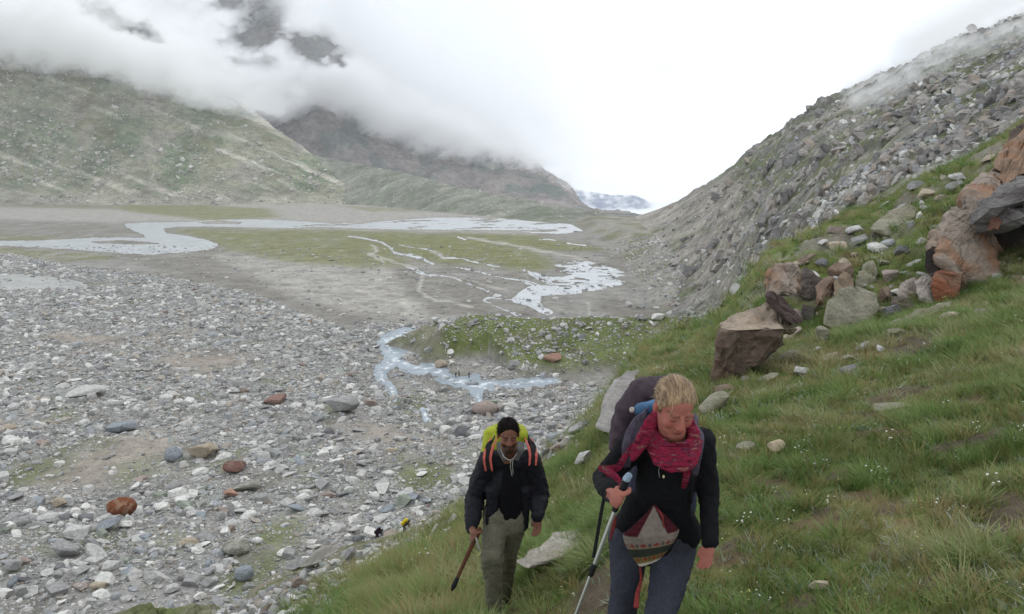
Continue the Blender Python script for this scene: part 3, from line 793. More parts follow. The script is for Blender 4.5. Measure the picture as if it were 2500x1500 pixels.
def rock_mat(name, base, spread=0.0, stain=None, scale=1.0, rand=False, dark=None, crack=None):
    m, nt, b = newmat(name, 0.88, 0.2)
    ge = nt.nodes.new("ShaderNodeNewGeometry")
    n1 = N(nt, "ShaderNodeTexNoise", Scale=2.2 * scale, Detail=6.0, Roughness=0.65); nt.links.new(ge.outputs["Position"], n1.inputs["Vector"])
    n2 = N(nt, "ShaderNodeTexNoise", Scale=14.0 * scale, Detail=4.0, Roughness=0.7); nt.links.new(ge.outputs["Position"], n2.inputs["Vector"])
    mp = N(nt, "ShaderNodeMapping"); mp.inputs["Scale"].default_value = (1.2 * scale, 1.2 * scale, 7 * scale); mp.inputs["Rotation"].default_value = (0.3, 0.5, 0)
    nt.links.new(ge.outputs["Position"], mp.inputs[0])
    n3 = N(nt, "ShaderNodeTexNoise", Scale=1.0, Detail=4.0, Roughness=0.6); nt.links.new(mp.outputs[0], n3.inputs["Vector"])
    if rand:
        oi = nt.nodes.new("ShaderNodeObjectInfo")
        r = ramp(nt, oi.outputs["Random"], base); r.node.color_ramp.interpolation = 'CONSTANT'
        col = r
    else:
        col = tuple(base)
    col = mulmix(nt, col, ramp(nt, n1.outputs["Fac"], [(0.3, 0.72), (0.5, 1.0), (0.7, 1.22)]), 1.0)
    col = mulmix(nt, col, ramp(nt, n2.outputs["Fac"], [(0.32, 0.78), (0.5, 1.0), (0.68, 1.2)]), 1.0)
    col = mulmix(nt, col, ramp(nt, n3.outputs["Fac"], [(0.35, 0.8), (0.5, 1.0), (0.65, 1.1)]), 1.0)
    if stain is not None:
        n4 = N(nt, "ShaderNodeTexNoise", Scale=0.9 * scale, Detail=5.0, Roughness=0.6); nt.links.new(ge.outputs["Position"], n4.inputs["Vector"])
        col = mulmix(nt, col, tuple(stain), ramp(nt, n4.outputs["Fac"], [(0.50, 0.0), (0.62, 0.85)]), 'MIX')
    if crack is not None:
        wv = N(nt, "ShaderNodeTexNoise", Scale=1.3 * scale, Detail=4.0); nt.links.new(ge.outputs["Position"], wv.inputs["Vector"])
        vm = nt.nodes.new("ShaderNodeVectorMath"); vm.operation = 'MULTIPLY_ADD'; nt.links.new(wv.outputs["Color"], vm.inputs[0]); vm.inputs[1].default_value = (0.35, 0.35, 0.35); nt.links.new(ge.outputs["Position"], vm.inputs[2])
        vo = nt.nodes.new("ShaderNodeTexVoronoi"); vo.feature = 'DISTANCE_TO_EDGE'; vo.inputs["Scale"].default_value = crack; nt.links.new(vm.outputs[0], vo.inputs["Vector"])
        cr_ = ramp(nt, vo.outputs["Distance"], [(0.0, 0.55), (0.02, 0.9), (0.04, 1.0)])
        col = mulmix(nt, col, cr_, 1.0)
    nt.links.new(col, b.inputs["Base Color"])
    bp = N(nt, "ShaderNodeBump", Strength=0.8, Distance=0.06 / scale)
    ad = N(nt, "ShaderNodeMath", _operation='ADD'); nt.links.new(n2.outputs["Fac"], ad.inputs[0]); nt.links.new(n3.outputs["Fac"], ad.inputs[1])
    nt.links.new(ad.outputs[0], bp.inputs["Height"]); nt.links.new(bp.outputs[0], b.inputs["Normal"])
    return m
ROCKC = {"pale grey": C(180, 178, 174), "mid grey": C(148, 147, 145), "dark grey": C(112, 112, 113), "whitish": C(208, 206, 200),
         "bluish grey": C(138, 143, 148), "tan": C(162, 150, 132), "pinkish": C(152, 138, 130), "rust brown": C(112, 76, 56), "greenish grey": C(140, 146, 134)}
RM = {k: rock_mat(k.replace(" ", "_") + "_stone", c) for k, c in ROCKC.items()}
m_scree = rock_mat("mixed_stone", [(0.0, C(152, 151, 148)), (0.25, C(176, 174, 170)), (0.48, C(134, 133, 132)), (0.58, C(202, 200, 195)), (0.74, C(152, 154, 156)), (0.84, C(162, 154, 144)), (0.92, C(150, 152, 145)), (0.985, C(134, 120, 110))], rand=True)
m_pale = rock_mat("pale_mountain_stone", [(0.0, C(178, 174, 166)), (0.4, C(160, 155, 148)), (0.75, C(196, 193, 186))], rand=True, scale=0.2)

def ray_hit(sheets, u, v):
    """first ground met by the ray through (u, v); arrays of x, y, z"""
    u = np.atleast_1d(np.asarray(u, float)); v = np.atleast_1d(np.asarray(v, float))
    x, y, z = P(u, v, 1.0)
    best = np.full(u.shape, 1e9)
    for s in sheets:
        ys = np.exp(np.linspace(s.ly[0], s.ly[-1], 420))
        prev = np.full(u.shape, -1e9); done = np.zeros(u.shape, bool); hit = np.full(u.shape, 1e9)
        ok = (x >= s.a[0]) & (x <= s.a[-1])
        for j, yy in enumerate(ys):
            t = s.z(x * yy, np.full(u.shape, yy)) / yy - z
            h = ok & ~done & (t >= 0)
            if h.any():
                y0 = ys[max(j - 1, 0)]; f = np.clip(-prev / (t - prev + 1e-12), 0, 1)
                hit[h] = (y0 + (yy - y0) * f)[h]; done |= h
            prev = t
        best = np.minimum(best, hit)
    return x * best, best, z * best
NEAR = [hill, val, rmt]

# ------------------------------------------------------------------ scatter through geometry nodes (uncountable stuff only)
def lib(name, objs):
    c = D.collections.new(name)
    for i, o in enumerate(objs):
        c.objects.link(o)
    return c
def scatter(name, pts, rot, scl, idx, coll, label):
    o = mesh_from(name, pts, np.zeros((0, 3), int))
    me = o.data
    for nm, arr, ty in (("rot", rot, 'FLOAT_VECTOR'), ("scl", scl, 'FLOAT_VECTOR')):
        at = me.attributes.new(nm, ty, 'POINT'); at.data.foreach_set("vector", np.asarray(arr, np.float32).ravel())
    at = me.attributes.new("idx", 'INT', 'POINT'); at.data.foreach_set("value", np.asarray(idx, np.int32))
    g = D.node_groups.new(name + "_nodes", 'GeometryNodeTree')
    g.interface.new_socket("Geometry", in_out='INPUT', socket_type='NodeSocketGeometry')
    g.interface.new_socket("Geometry", in_out='OUTPUT', socket_type='NodeSocketGeometry')
    gi = g.nodes.new("NodeGroupInput"); go = g.nodes.new("NodeGroupOutput")
    ip = g.nodes.new("GeometryNodeInstanceOnPoints"); ci = g.nodes.new("GeometryNodeCollectionInfo")
    ci.inputs["Collection"].default_value = coll
    ci.inputs["Separate Children"].default_value = True; ci.inputs["Reset Children"].default_value = True
    def na(nm, ty):
        n = g.nodes.new("GeometryNodeInputNamedAttribute"); n.data_type = ty; n.inputs["Name"].default_value = nm
        return n.outputs["Attribute"]
    g.links.new(gi.outputs[0], ip.inputs["Points"]); g.links.new(ci.outputs[0], ip.inputs["Instance"])
    ip.inputs["Pick Instance"].default_value = True
    g.links.new(na("idx", 'INT'), ip.inputs["Instance Index"])
    g.links.new(na("rot", 'FLOAT_VECTOR'), ip.inputs["Rotation"]); g.links.new(na("scl", 'FLOAT_VECTOR'), ip.inputs["Scale"])
    g.links.new(ip.outputs[0], go.inputs[0])
    md = o.modifiers.new("scatter", 'NODES'); md.node_group = g
    return tag(o, label=label, kind="stuff")

STY = ['cut', 'slab', 'cut', 'block', 'slab', 'cut', 'block', 'slab', 'cut', 'round']
def rock_objs(prefix, sub, mat, n=10, smooth=False):
    out = []
    for i in range(n):
        V, Fq = rock_verts(900 + i * 13 + sub, sub, STY[i % 10], (1, 0.62 + 0.04 * (i % 5), 0.55 + 0.05 * (i % 4)))
        out.append(mesh_from("%s_%02d" % (prefix, i), V, Fq, mat, smooth, link=False))
    return out
lib_small = lib("scree_shapes", rock_objs("scree_shape", 2, m_scree))
lib_tiny = lib("stone_shapes", rock_objs("stone_shape", 1, m_scree, 8))
lib_far = lib("far_stone_shapes", rock_objs("far_stone_shape", 1, m_pale, 8))

# candidates over the rubble: even over the ground, power-law sizes
def cand(n, u0, u1, v0, v1, smin, seed, expo=1.75, cap=3.2):
    r = np.random.RandomState(seed)
    # sample evenly on the plane z = ZP between the rows v0..v1
    _, _, z0 = P(1250, v0, 1.0); _, _, z1 = P(1250, v1, 1.0)
    y0, y1 = ZP / z1, ZP / z0
    y = np.sqrt(r.uniform(y1 ** 2, y0 ** 2, n)); a = r.uniform((u0 - 1250) / FPX, (u1 - 1250) / FPX, n)
    s = np.minimum(smin * (1 - r.uniform(0, 1, n)) ** (-1 / expo), cap * r.uniform(0.8, 1.2, n))
    return a * y, y, s
x, y, s = cand(2100000, -560, 1800, 600, 1560, 0.24, 5, 2.1, 3.0)
px = s * FPX / y
m = px > np.where(y > 250, 2.4, 2.8); x, y, s = x[m], y[m], s[m]
u, v = proj(x, y, ZP)
lobe_at = Sheet.z
def sample(grid, sheet, x, y):
    ia = np.clip(np.round((x / y - sheet.a[0]) / (sheet.a[1] - sheet.a[0])).astype(int), 0, len(sheet.a) - 1)
    il = np.clip(np.round((np.log(y) - sheet.ly[0]) / (sheet.ly[1] - sheet.ly[0])).astype(int), 0, len(sheet.ly) - 1)
    return grid[il, ia]
lw = sample(lobe, val, x, y); sm_ = sample(silt_m, val, x, y); gm_ = sample(grn_m, val, x, y); wt = sample(blur(wet.astype(float), 1), val, x, y); mm = sample(mound_m, val, x, y)
nb = fbm(x / 11, y / 13, 901, 4)
dens = np.clip(lw * 1.0 * (0.78 + 0.9 * nb) * (1 - 0.97 * sm_) * (1 - 0.72 * gm_) + mm * 0.28 + 0.22 * sample(rm, val, x, y) + 0.012, 0, 1)
dens = np.clip(dens + 0.4 * sample(brk, val, x, y) * (nb > -0.2), 0, 1)
dens = np.where(wt > 0.35, 0.06, dens)
keep = RNG.rand(len(x)) < dens
x, y, s = x[keep], y[keep], s[keep]
z = val.z(x, y)
# leave out what the near hillside hides
ths = hill.z(x, np.minimum(y, 114)) 
hmax = np.maximum.accumulate(hill.Z / hill.Y, 0)[-1]
hm = np.interp(x / y, hill.a, hmax)
vis = (z + s * 0.6) / y > hm - 0.01
x, y, z, s = x[vis], y[vis], z[vis], s[vis]
u, v = proj(x, y, z)
px = s * FPX / y
# ------------------------------------------------------------------ single boulders of the valley
def place_rock(name, V, Fq, mat, loc, scl, rot, label, group=None, cat="boulder", smooth=False, mesh=None):
    if mesh is None:
        o = mesh_from(name, V, Fq, mat, smooth)
    else:
        o = D.objects.new(name, mesh); COL.objects.link(o)
        o.material_slots[0].link = 'OBJECT'; o.material_slots[0].material = mat
    o.location = loc; o.scale = scl; o.rotation_euler = rot
    return tag(o, label, cat, group)

def box_rock(u0, v0, u1, v1, color, style, label, seed, roll=0, dep=0.9, sub=4, y=None, name="boulder", cat="boulder", mat=None, sink=0.0, yaw=None, group=None, smooth=False, dy=0.0):
    """a rock filling the photo box; it stands on the ground met at the box's lower edge"""
    uc = (u0 + u1) / 2
    if y is None:
        hx_, hy_, hz_ = ray_hit(NEAR, [uc], [v1 - 0.12 * (v1 - v0)])
        y = float(hy_[0])
    y = y + dy
    x, yy, z = P(uc, (v0 + v1) / 2, y)
    w = (u1 - u0) / FPX * y * 1.02; h = (v1 - v0) / FPX * y * 1.02
    V, Fq = rock_verts(seed, sub, style if style != 'slab' else 'cut')
    r = math.radians(roll)
    if roll:            # fit the tilted shape into the box
        c, s_ = abs(math.cos(r)), abs(math.sin(r)); den = c * c - s_ * s_
        a = (w * c - h * s_) / den; b = (h * c - w * s_) / den
        if a < 0.2 * w or b < 0.15 * h: a, b = w / (c + 0.35 * s_), max(0.3 * h, (h - w * s_) / (c + 0.01))
    else: a, b = w, h
    V = V * np.array([a / 2, dep * w / 2, b / 2])
    R = np.array([[math.cos(r), 0, math.sin(r)], [0, 1, 0], [-math.sin(r), 0, math.cos(r)]])
    V = V @ R.T
    o = place_rock(name, V, Fq, mat or RM[color], (float(x), float(y) + 0.25 * dep * w, float(z) - sink * h), (1, 1, 1), (0, 0, 0), label, group, cat, smooth)
    return o
m_rust = rock_mat("rust_brown_stone", C(112, 66, 42), stain=C(140, 112, 92))
m_band = rock_mat("banded_stone", C(150, 148, 138), stain=C(112, 108, 100))
VH = [
 (253,1216,326,1266,"rust brown",'round',"large rust-brown rounded boulder in the grey rubble",11,0,m_rust),
 (531,1122,594,1162,"pinkish",'cut',"long reddish-brown boulder beside the bare silt patch",12,-8,rock_mat("reddish_stone", C(112, 82, 74), stain=C(132, 112, 100))),
 (541,1193,580,1219,"pinkish",'cut',"salmon-pink stone leaning on the long layered slab",13,0,rock_mat("salmon_stone", C(168, 132, 116))),
 (560,1172,634,1206,"pale grey",'slab',"long layered slab with a dark underside beside the pink stone",14,-12,m_band),
 (110,1322,194,1368,"mid grey",'cut',"grey wedge-shaped boulder with a dark hollow below, lower left rubble",15,0,None),
 (150,1280,220,1318,"pale grey",'block',"big pale slab below the rust-brown boulder",16,10,None),
 (214,1261,288,1303,"bluish grey",'cut',"bluish tilted slab touching the big pale slab",17,-18,None),
 (282,1273,326,1293,"whitish",'slab',"flat cream-white slab right of the bluish tilted slab",18,0,None),
 (119,1212,163,1246,"tan",'cut',"tan-topped boulder left of the rust-brown boulder",19,-12,None),
 (162,1241,194,1263,"whitish",'cut',"small bright white boulder left below the rust-brown one",20,0,None),
 (310,1176,340,1202,"whitish",'cut',"upright cream shard standing at the edge of the silt patch",21,-35,None),
 (396,1090,442,1133,"bluish grey",'round',"bluish boulder above the bare silt patch",22,0,None),
 (442,1075,532,1130,"tan",'slab',"broad pale tan slab heaped above the reddish boulder",23,8,None),
 (0,1355,60,1405,"mid grey",'slab',"long grey slab at the left picture edge, sloping up to the right",24,-24,None),
 (0,1398,44,1448,"bluish grey",'cut',"bluish oblong boulder at the left picture edge",25,-55,None),
 (26,1430,68,1462,"mid grey",'block',"dark squarish block below the bluish oblong boulder",26,0,None),
 (536,1318,608,1362,"tan",'round',"boulder with swirling layers above the dished grey one",27,0,m_band),
 (568,1382,618,1424,"bluish grey",'round',"smooth bluish dish-shaped boulder next to the green gully",28,0,None),
 (612,1313,642,1330,"whitish",'round',"clean white rounded boulder right of the layered one",29,0,None),
 (666,1344,708,1362,"whitish",'slab',"flat white stone on the green gully's far bank",30,0,None),
 (352,1318,382,1345,"whitish",'cut',"white angular stone left of a pale rounded one in mid rubble",31,-20,None),
 (216,1418,260,1445,"tan",'cut',"tan boulder in the lower left rubble",32,0,None),
 (392,1430,434,1452,"pale grey",'slab',"pale flat-topped slab in the lower rubble",33,0,None),
 (466,1448,502,1470,"whitish",'cut',"cream angular boulder at the bottom beside a green patch",34,0,None),
 (134,940,256,974,"pale grey",'slab',"very large pale slab in the middle left rubble",35,-5,None),
 (788,968,874,1016,"mid grey",'cut',"huge grey boulder standing alone left of the brook",36,0,None),
 (640,960,700,990,"rust brown",'cut',"reddish boulder left of the huge grey boulder",37,0,rock_mat("dull_red_stone", C(134, 108, 98))),
 (250,1025,330,1062,"bluish grey",'slab',"long bluish slab in the left middle rubble",38,-8,None),
 (1104,1035,1150,1072,"dark grey",'cut',"dark boulder near the man's yellow pack",39,0,None),
 (1070,1040,1106,1064,"whitish",'cut',"white boulder left of the dark boulder by the yellow pack",40,0,None),
 (1150,980,1216,1018,"pinkish",'round',"pinkish grey rounded boulder above the man's head",41,0,None),
 (1060,878,1092,902,"tan",'round',"tan boulder on the brook bank below the grassy mound",42,0,None),
 (1092,878,1114,894,"whitish",'cut',"small pale boulder beside the tan one on the brook bank",43,0,None),
 (1325,862,1380,890,"pinkish",'slab',"broad salmon slab on the flank of the grassy mound",44,0,rock_mat("salmon_slab_stone", C(164, 130, 114))),
 (1240,880,1275,900,"mid grey",'cut',"grey boulder left below the salmon slab on the mound",45,0,None),
 (1592,765,1628,785,"whitish",'cut',"white pointed boulder on the slope right of the mound",46,0,None),
 (1522,735,1544,752,"pale grey",'cut',"upright pale stone on the bare slope beyond the mound",47,0,None),
]
for (u0, v0, u1, v1, colr, sty, lab, seed, roll, mt) in VH:
    box_rock(u0, v0, u1, v1, colr, sty, lab, seed, roll, 0.85, 3, mat=mt, sink=0.06)
SPUR = [
 (708,1336,832,1404,"pale grey",'slab',"long pale slab outcrop on the lower spur",61,-24,m_band,4),
 (690,1360,760,1408,"mid grey",'cut',"grey slabs under the long pale slab on the lower spur",62,-20,None,3),
 (832,1330,880,1378,"mid grey",'cut',"angular grey boulder right of the long pale slab",63,-30,None,3),
 (700,1405,745,1450,"pinkish",'cut',"reddish boulder below the long pale slab",64,-20,RM["pinkish"],3),
 (1045,1270,1076,1314,"pale grey",'cut',"pale upright slab between yellow-packed hiker and the man's stick",65,-60,None,3),
 (1086,1248,1130,1290,"pale grey",'cut',"pale tilted slab beside the man's dark sleeve",66,-38,None,3),
 (1080,1284,1108,1308,"whitish",'cut',"small whitish slab below the tilted slab by the man's sleeve",67,-50,None,3),
 (864,1365,898,1388,"whitish",'cut',"small jagged white stone on the spur",68,-10,None,3),
 (985,1330,1003,1346,"pale grey",'cut',"small pale stone on the spur right below the yellow-packed hiker",69,-30,None,2),
 (790,1440,880,1496,"tan",'slab',"crumbling tan rock ledge at the grass edge",70,-32,rock_mat("tan_ledge_stone", C(140, 124, 100)),4),
 (594,1464,622,1482,"pale grey",'cut',"pale stone low on the spur edge",71,-25,None,3),
 (1380,1030,1430,1062,"mid grey",'cut',"grey boulder left of the woman's purple pack",72,-20,None,3),
 (1340,1072,1392,1104,"pinkish",'cut',"brownish boulder on the spur between both hikers",73,-25,None,3),
 (1400,1090,1452,1150,"pale grey",'cut',"pale broken slab on the turf left of the woman's scarf",74,-40,None,3),
]
for (u0, v0, u1, v1, colr, sty, lab, seed, roll, mt, sb) in SPUR:
    box_rock(u0, v0, u1, v1, colr, sty, lab, seed, roll, 0.8, sb, mat=mt, sink=0.05)

# ---- the 255 largest of the rest, each a boulder of its own
hb = [(r[0] + 3, r[1] + 0.35 * (r[3] - r[1]), r[2] - 3, r[3] - 8) for r in VH]
inh = np.zeros(len(x), bool)
for (a, b, c, d) in hb: inh |= (u > a) & (u < c) & (v > b) & (v < d + 4)
x, y, z, s, u, v, px = [q[~inh] for q in (x, y, z, s, u, v, px)]
infr = (u > -10) & (u < 1560) & (v < 1510) & ~((u > 1120) & (v > 1120))
order = np.argsort(-(px * infr))
big = order[:256]
rest = np.ones(len(x), bool); rest[big] = False
def slope_rot(sheet, x, y, r, tilt=0.35):
    zx, zy = sheet.normal(x, y)
    return np.stack([np.arctan(zy) + r.uniform(-tilt, tilt, len(x)), -np.arctan(zx) + r.uniform(-tilt, tilt, len(x)), r.uniform(0, 6.28, len(x))], -1)
rr = np.random.RandomState(77)
sh_meshes = []
for i in range(14):
    V, Fq = rock_verts(2000 + i * 7, 3, STY[i % 10], (1, 0.62 + 0.04 * (i % 5), 0.55 + 0.05 * (i % 4)))
    V = V * 0.5
    o = mesh_from("tmp", V, Fq, RM["mid grey"], False, link=False)
    sh_meshes.append((o.data, STY[i % 10])); D.objects.remove(o)
    sh_meshes[-1][0].name = "boulder_shape"
ANCH = [(290,1240,"the rust-brown boulder"),(562,1142,"the long reddish boulder"),(600,1190,"the layered slab"),(152,1346,"the grey wedge boulder"),(185,1300,"the big pale slab"),(250,1282,"the bluish tilted slab"),
 (572,1340,"the swirled boulder"),(592,1403,"the dish-shaped boulder"),(627,1321,"the clean white boulder"),(238,1431,"the tan boulder"),(484,1459,"the cream bottom boulder"),(195,957,"the very large pale slab"),(831,992,"the huge lone grey boulder"),
 (290,1043,"the long bluish slab"),(1127,1053,"the dark boulder by the yellow pack"),(670,975,"the dull red boulder"),(420,1111,"the bluish boulder above the silt"),(30,1380,"the long edge slab"),(22,1422,"the bluish oblong boulder"),
 (320,1140,"the bare silt patch"),(100,1160,"the mossy left hollow"),(991,1290,"the yellow-packed far hiker"),(925,1322,"the crouching far hiker"),(1000,878,"the green islet in the brook"),(960,1060,"the brook's side channel"),(700,1380,"the spur edge"),
 (840,1180,"the middle of the rubble"),(760,1090,"the grey gravel patch"),(620,1260,"the green gully top"),(410,1441,"the pale flat-topped slab"),(90,880,"the upper left sand patch"),(1352,876,"the salmon slab"),(1180,1000,"the pinkish boulder"),(1400,960,"the brook's outflow"),(1270,930,"the foaming brook"),(1608,775,"the white pointed boulder"),
 (120,690,"the silty pond"),(1450,700,"the braided stream"),(480,1000,"the open rubble field")]
names = list(ROCKC)
wts = np.array([.33, .27, .06, .17, .05, .04, .02, 0.0, .06]); wts /= wts.sum()
rot_b = slope_rot(val, x[big], y[big], rr)
labels = set()
specs = []
for j, i in enumerate(big):
    mesh, sty = sh_meshes[rr.randint(14)]
    cname = names[rr.choice(9, p=wts)]
    sw = "large" if px[i] > 36 else "mid-sized" if px[i] > 27 else "smallish"
    shp = {"cut": "angular", "slab": "flat", "round": "rounded", "block": "blocky"}[sty]
    dd = sorted([(math.hypot(u[i] - a, (v[i] - b) * 1.3), a, b, n) for a, b, n in ANCH])
    cands = []
    for d_, a, b, n in dd[:4]:
        du, dv = u[i] - a, v[i] - b
        w = "right of" if du > abs(dv) * 2 else "left of" if -du > abs(dv) * 2 else ("above" if dv < 0 else "below")
        if abs(du) > abs(dv) * 0.5 and w in ("above", "below"): w = ("upper" if dv < 0 else "lower") + (" right of" if du > 0 else " left of")
        q = "just " if d_ < 70 else "" if d_ < 150 else "well "
        cands.append("%s %s %s boulder %s%s %s" % (sw, cname, shp, q, w, n))
    k = 0
    lab = None
    tries = cands[:2] + ["%s, %s" % (cands[p_], cands[q_].split("boulder ")[1]) for p_, q_ in ((0, 1), (0, 2), (1, 2), (0, 3), (1, 3), (2, 3))] + cands[2:]
    tries += [c_.split(" ", 1)[1] for c_ in tries]
    for c_ in tries:
        if c_ not in labels and len(c_.split()) <= 16: lab = c_; break
    if lab is None: lab = cands[0]
    labels.add(lab)
    z0 = float(z[i]) + 0.06 * float(s[i])
    sc_ = float(s[i]) * 1.12
    place_rock("boulder", None, None, RM[cname], (float(x[i]), float(y[i]), z0), (sc_, sc_, sc_ * rr.uniform(0.75, 1.1)), tuple(rot_b[j]), lab, "boulders strewn over the valley rubble", mesh=mesh)
# ---- everything smaller: one mass of rubble
xr, yr, zr, sr, pr = x[rest], y[rest], z[rest], s[rest], px[rest]
rot = slope_rot(val, xr, yr, rr)
nearm = pr > 9
for nm, mk, cl, n, lab in (("rubble", nearm, lib_small, 10, "grey and whitish rubble covering the valley floor"), ("fine_rubble", ~nearm, lib_tiny, 8, "small stones between the boulders of the valley")):
    k = mk.sum(); sc3 = (sr[mk] * 0.56)[:, None] * rr.uniform(0.75, 1.25, (k, 3))
    scatter(nm, np.stack([xr[mk], yr[mk], zr[mk] + 0.05 * sr[mk]], -1), rot[mk], sc3, rr.randint(0, n, k), cl, lab)

# ---- stones on the slopes: even over the picture-facing ground
def slope_stones(name, sheet, n, u0, u1, v0, v1, smin, expo, cap, minpx, cl, nvar, label, densf, seed, sheets=None, cap_k=1.0):
    r = np.random.RandomState(seed)
    uu = r.uniform(u0, u1, n); vv_ = r.uniform(v0, v1, n)
    xx, yy, zz = ray_hit([sheet] if sheets is None else sheets, uu, vv_)
    ok = (yy < 1e8) & (yy > 1.05 * math.exp(sheet.ly[0]))
    if sheets is not None: ok &= np.abs(sheet.z(xx, np.minimum(yy, 1e5)) - zz) < 0.02 * yy
    xx, yy, zz, uu, vv_ = xx[ok], yy[ok], zz[ok], uu[ok], vv_[ok]
    ss = np.minimum(smin * (1 - r.uniform(0, 1, len(xx))) ** (-1 / expo), cap)
    ss = np.minimum(ss, cap_k * yy)
    if minpx: ss = np.maximum(ss, minpx * yy / FPX)
    kp = r.rand(len(xx)) < densf(xx, yy, uu, vv_)
    xx, yy, zz, ss = xx[kp], yy[kp], zz[kp], ss[kp]
    rt = slope_rot(sheet, xx, yy, r, 0.5)
    return scatter(name, np.stack([xx, yy, zz + 0.08 * ss], -1), rt, (ss * 0.56)[:, None] * r.uniform(0.7, 1.3, (len(xx), 3)), r.randint(0, nvar, len(xx)), cl, label)
def crag_blocks():
    """big embedded blocks of bedrock, the crags of the right mountainside"""
    return slope_stones("crag_blocks", rmt, 15000, 1620, 2520, 20, 820, 2.2, 1.6, 9.0, 5.0, lib_crag, 9, "grey bedrock blocks breaking through the right mountainside",
        lambda a, b, u_, v_: (a / b > 0.17) * np.clip(sstep(0.06, 0.26, fbm(a / 22 + b / 60, b / 45, 981, 4, 0.6)), 0.0, 0.34), 36, [hill, rmt], 0.020)
_co = []
for i in range(9):
    V, Fq = rock_verts(3100 + i * 5, 3, ['block', 'cut', 'cut'][i % 3], (1.0, 0.75, 0.55))
    V = V + 0.05 * np.round(noise3(V, 2.0, i, 2)[:, None] * 3) * V
    _co.append(mesh_from("crag_shape_%d" % i, V, Fq, None, False, link=False))
m_cragst = rock_mat("bedrock_stone", [(0.0, C(138, 134, 129)), (0.3, C(156, 151, 145)), (0.6, C(122, 120, 118)), (0.85, C(148, 138, 128))], rand=True, scale=0.3, crack=None)
for o_ in _co: o_.data.materials.append(m_cragst)
lib_crag = lib("crag_shapes", _co)
crag_blocks()
slope_stones("mountain_stones", lmt, 19000, -350, 900, 130, 500, 3.0, 2.0, 14, 2.2, lib_far, 8, "pale stones strewn over the left mountainside",
             lambda a, b, u_, v_: 0.5 * sstep(-0.3, 0.4, fbm(a / 90, b / 140, 951, 3)) + 0.05, 31)
slope_stones("moraine_stones", mor, 2600, 740, 1560, 370, 550, 1.6, 2.2, 6, 1.8, lib_far, 8, "pale stones dotting the moraine ridge", lambda a, b, u_, v_: 0.5 + 0 * a, 32)
slope_stones("scree", rmt, 26000, 1370, 2520, 20, 860, 0.6, 1.9, 4.0, 2.2, lib_small, 10, "broken grey rock and scree covering the right mountainside",
             lambda a, b, u_, v_: np.clip(0.22 + 1.3 * fbm(a / 18, b / 45, 961, 4) + 0.1 * sstep(0.12, 0.3, a / b), 0.02, 0.8), 33, [hill, rmt], 0.012)
slope_stones("spur_scree", hill, 9000, 520, 1560, 1000, 1510, 0.10, 1.4, 0.7, 2.5, lib_small, 10, "small stones and slab fragments on the lower spur",
             lambda a, b, u_, v_: sample(spur, hill, a, b) * 0.75, 34, None, 0.016)
slope_stones("outcrop_scree", hill, 3500, 1740, 2520, 330, 900, 0.08, 1.5, 0.6, 3.0, lib_small, 10, "small stones lying in the grass of the outcrop",
             lambda a, b, u_, v_: (b > 17) * 0.35 * sstep(0.0, 0.4, fbm(a / 2, b / 2, 971, 3)), 35)
# ------------------------------------------------------------------ crags and boulders of the near outcrop
def hull_rock(name, pts, mat, label=None, parent=None, cat="boulder", cuts=7, amp=0.045, seed=1, fine=2.2, kd=None):
    """convex rock from (u, v, distance) corners, set down on the slope where its foot shows"""
    if kd is None:
        f = max(pts, key=lambda q: q[1]); kd = float(ray_hit([hill], [f[0]], [f[1] - 4])[1][0]) / f[2]
        kd = kd if 0.6 < kd < 1.3 else 1.0
    pts = [(q[0], q[1], q[2] * kd) for q in pts]
    bm = bmesh.new()
    W = [PV(*p) for p in pts]
    for w in W: bm.verts.new(w)
    r = bmesh.ops.convex_hull(bm, input=bm.verts)
    bmesh.ops.delete(bm, geom=list({g for g in r["geom_interior"] + r["geom_unused"] if isinstance(g, bmesh.types.BMVert) and g.is_valid}), context='VERTS')
    bmesh.ops.triangulate(bm, faces=bm.faces)
    bmesh.ops.subdivide_edges(bm, edges=bm.edges, cuts=cuts, use_grid_fill=True)
    bmesh.ops.triangulate(bm, faces=bm.faces)
    bm.normal_update()
    co = np.array([v.co[:] for v in bm.verts]); no = np.array([v.normal[:] for v in bm.verts])
    size = np.ptp(co, axis=0).max()
    d = noise3(co, fine / size * 1.6, seed, 3) * amp * 1.5 + noise3(co, fine * 4 / size, seed + 9, 3) * amp * 0.7
    g_ = co @ np.array([0.45, 0.2, 0.87]) * (7.0 / size) + 0.8 * noise3(co, 2.2 / size, seed + 4, 2)      # bedding steps
    d = d + amp * 0.55 * (sstep(0.0, 0.25, g_ % 1.0) - (g_ % 1.0)) + amp * 0.4 * np.round(2 * noise3(co, 3.0 / size, seed + 6, 2)) / 2
    d = d + amp * 1.1 * (blocks((co[:, 0] + 0.5 * co[:, 1]) * 3.2 / size, (co[:, 2] + 0.2 * co[:, 0]) * 3.2 / size, seed) - 0.3)
    # weathered edges: pull sharp corners in a little
    cen = co.mean(0)
    co = co + no * (d * size)[:, None]
    for v_, c_ in zip(bm.verts, co): v_.co = c_
    bmesh.ops.smooth_vert(bm, verts=bm.verts, factor=0.2, use_axis_x=True, use_axis_y=True, use_axis_z=True)
    me = D.meshes.new(name); bm.to_mesh(me); bm.free()
    me.polygons.foreach_set("use_smooth", np.zeros(len(me.polygons), bool))
    me.materials.append(mat)
    o = D.objects.new(name, me); COL.objects.link(o)
    if parent is not None: o.parent = parent; o.matrix_parent_inverse = Matrix.Translation(-parent.location)
    else: tag(o, label, cat)
    return o
m_brown = rock_mat("brown_weathered_stone", C(126, 110, 96), stain=C(104, 80, 64), crack=1.5)
m_orange = rock_mat("orange_stained_stone", C(136, 125, 114), stain=C(138, 104, 80), crack=0.8)
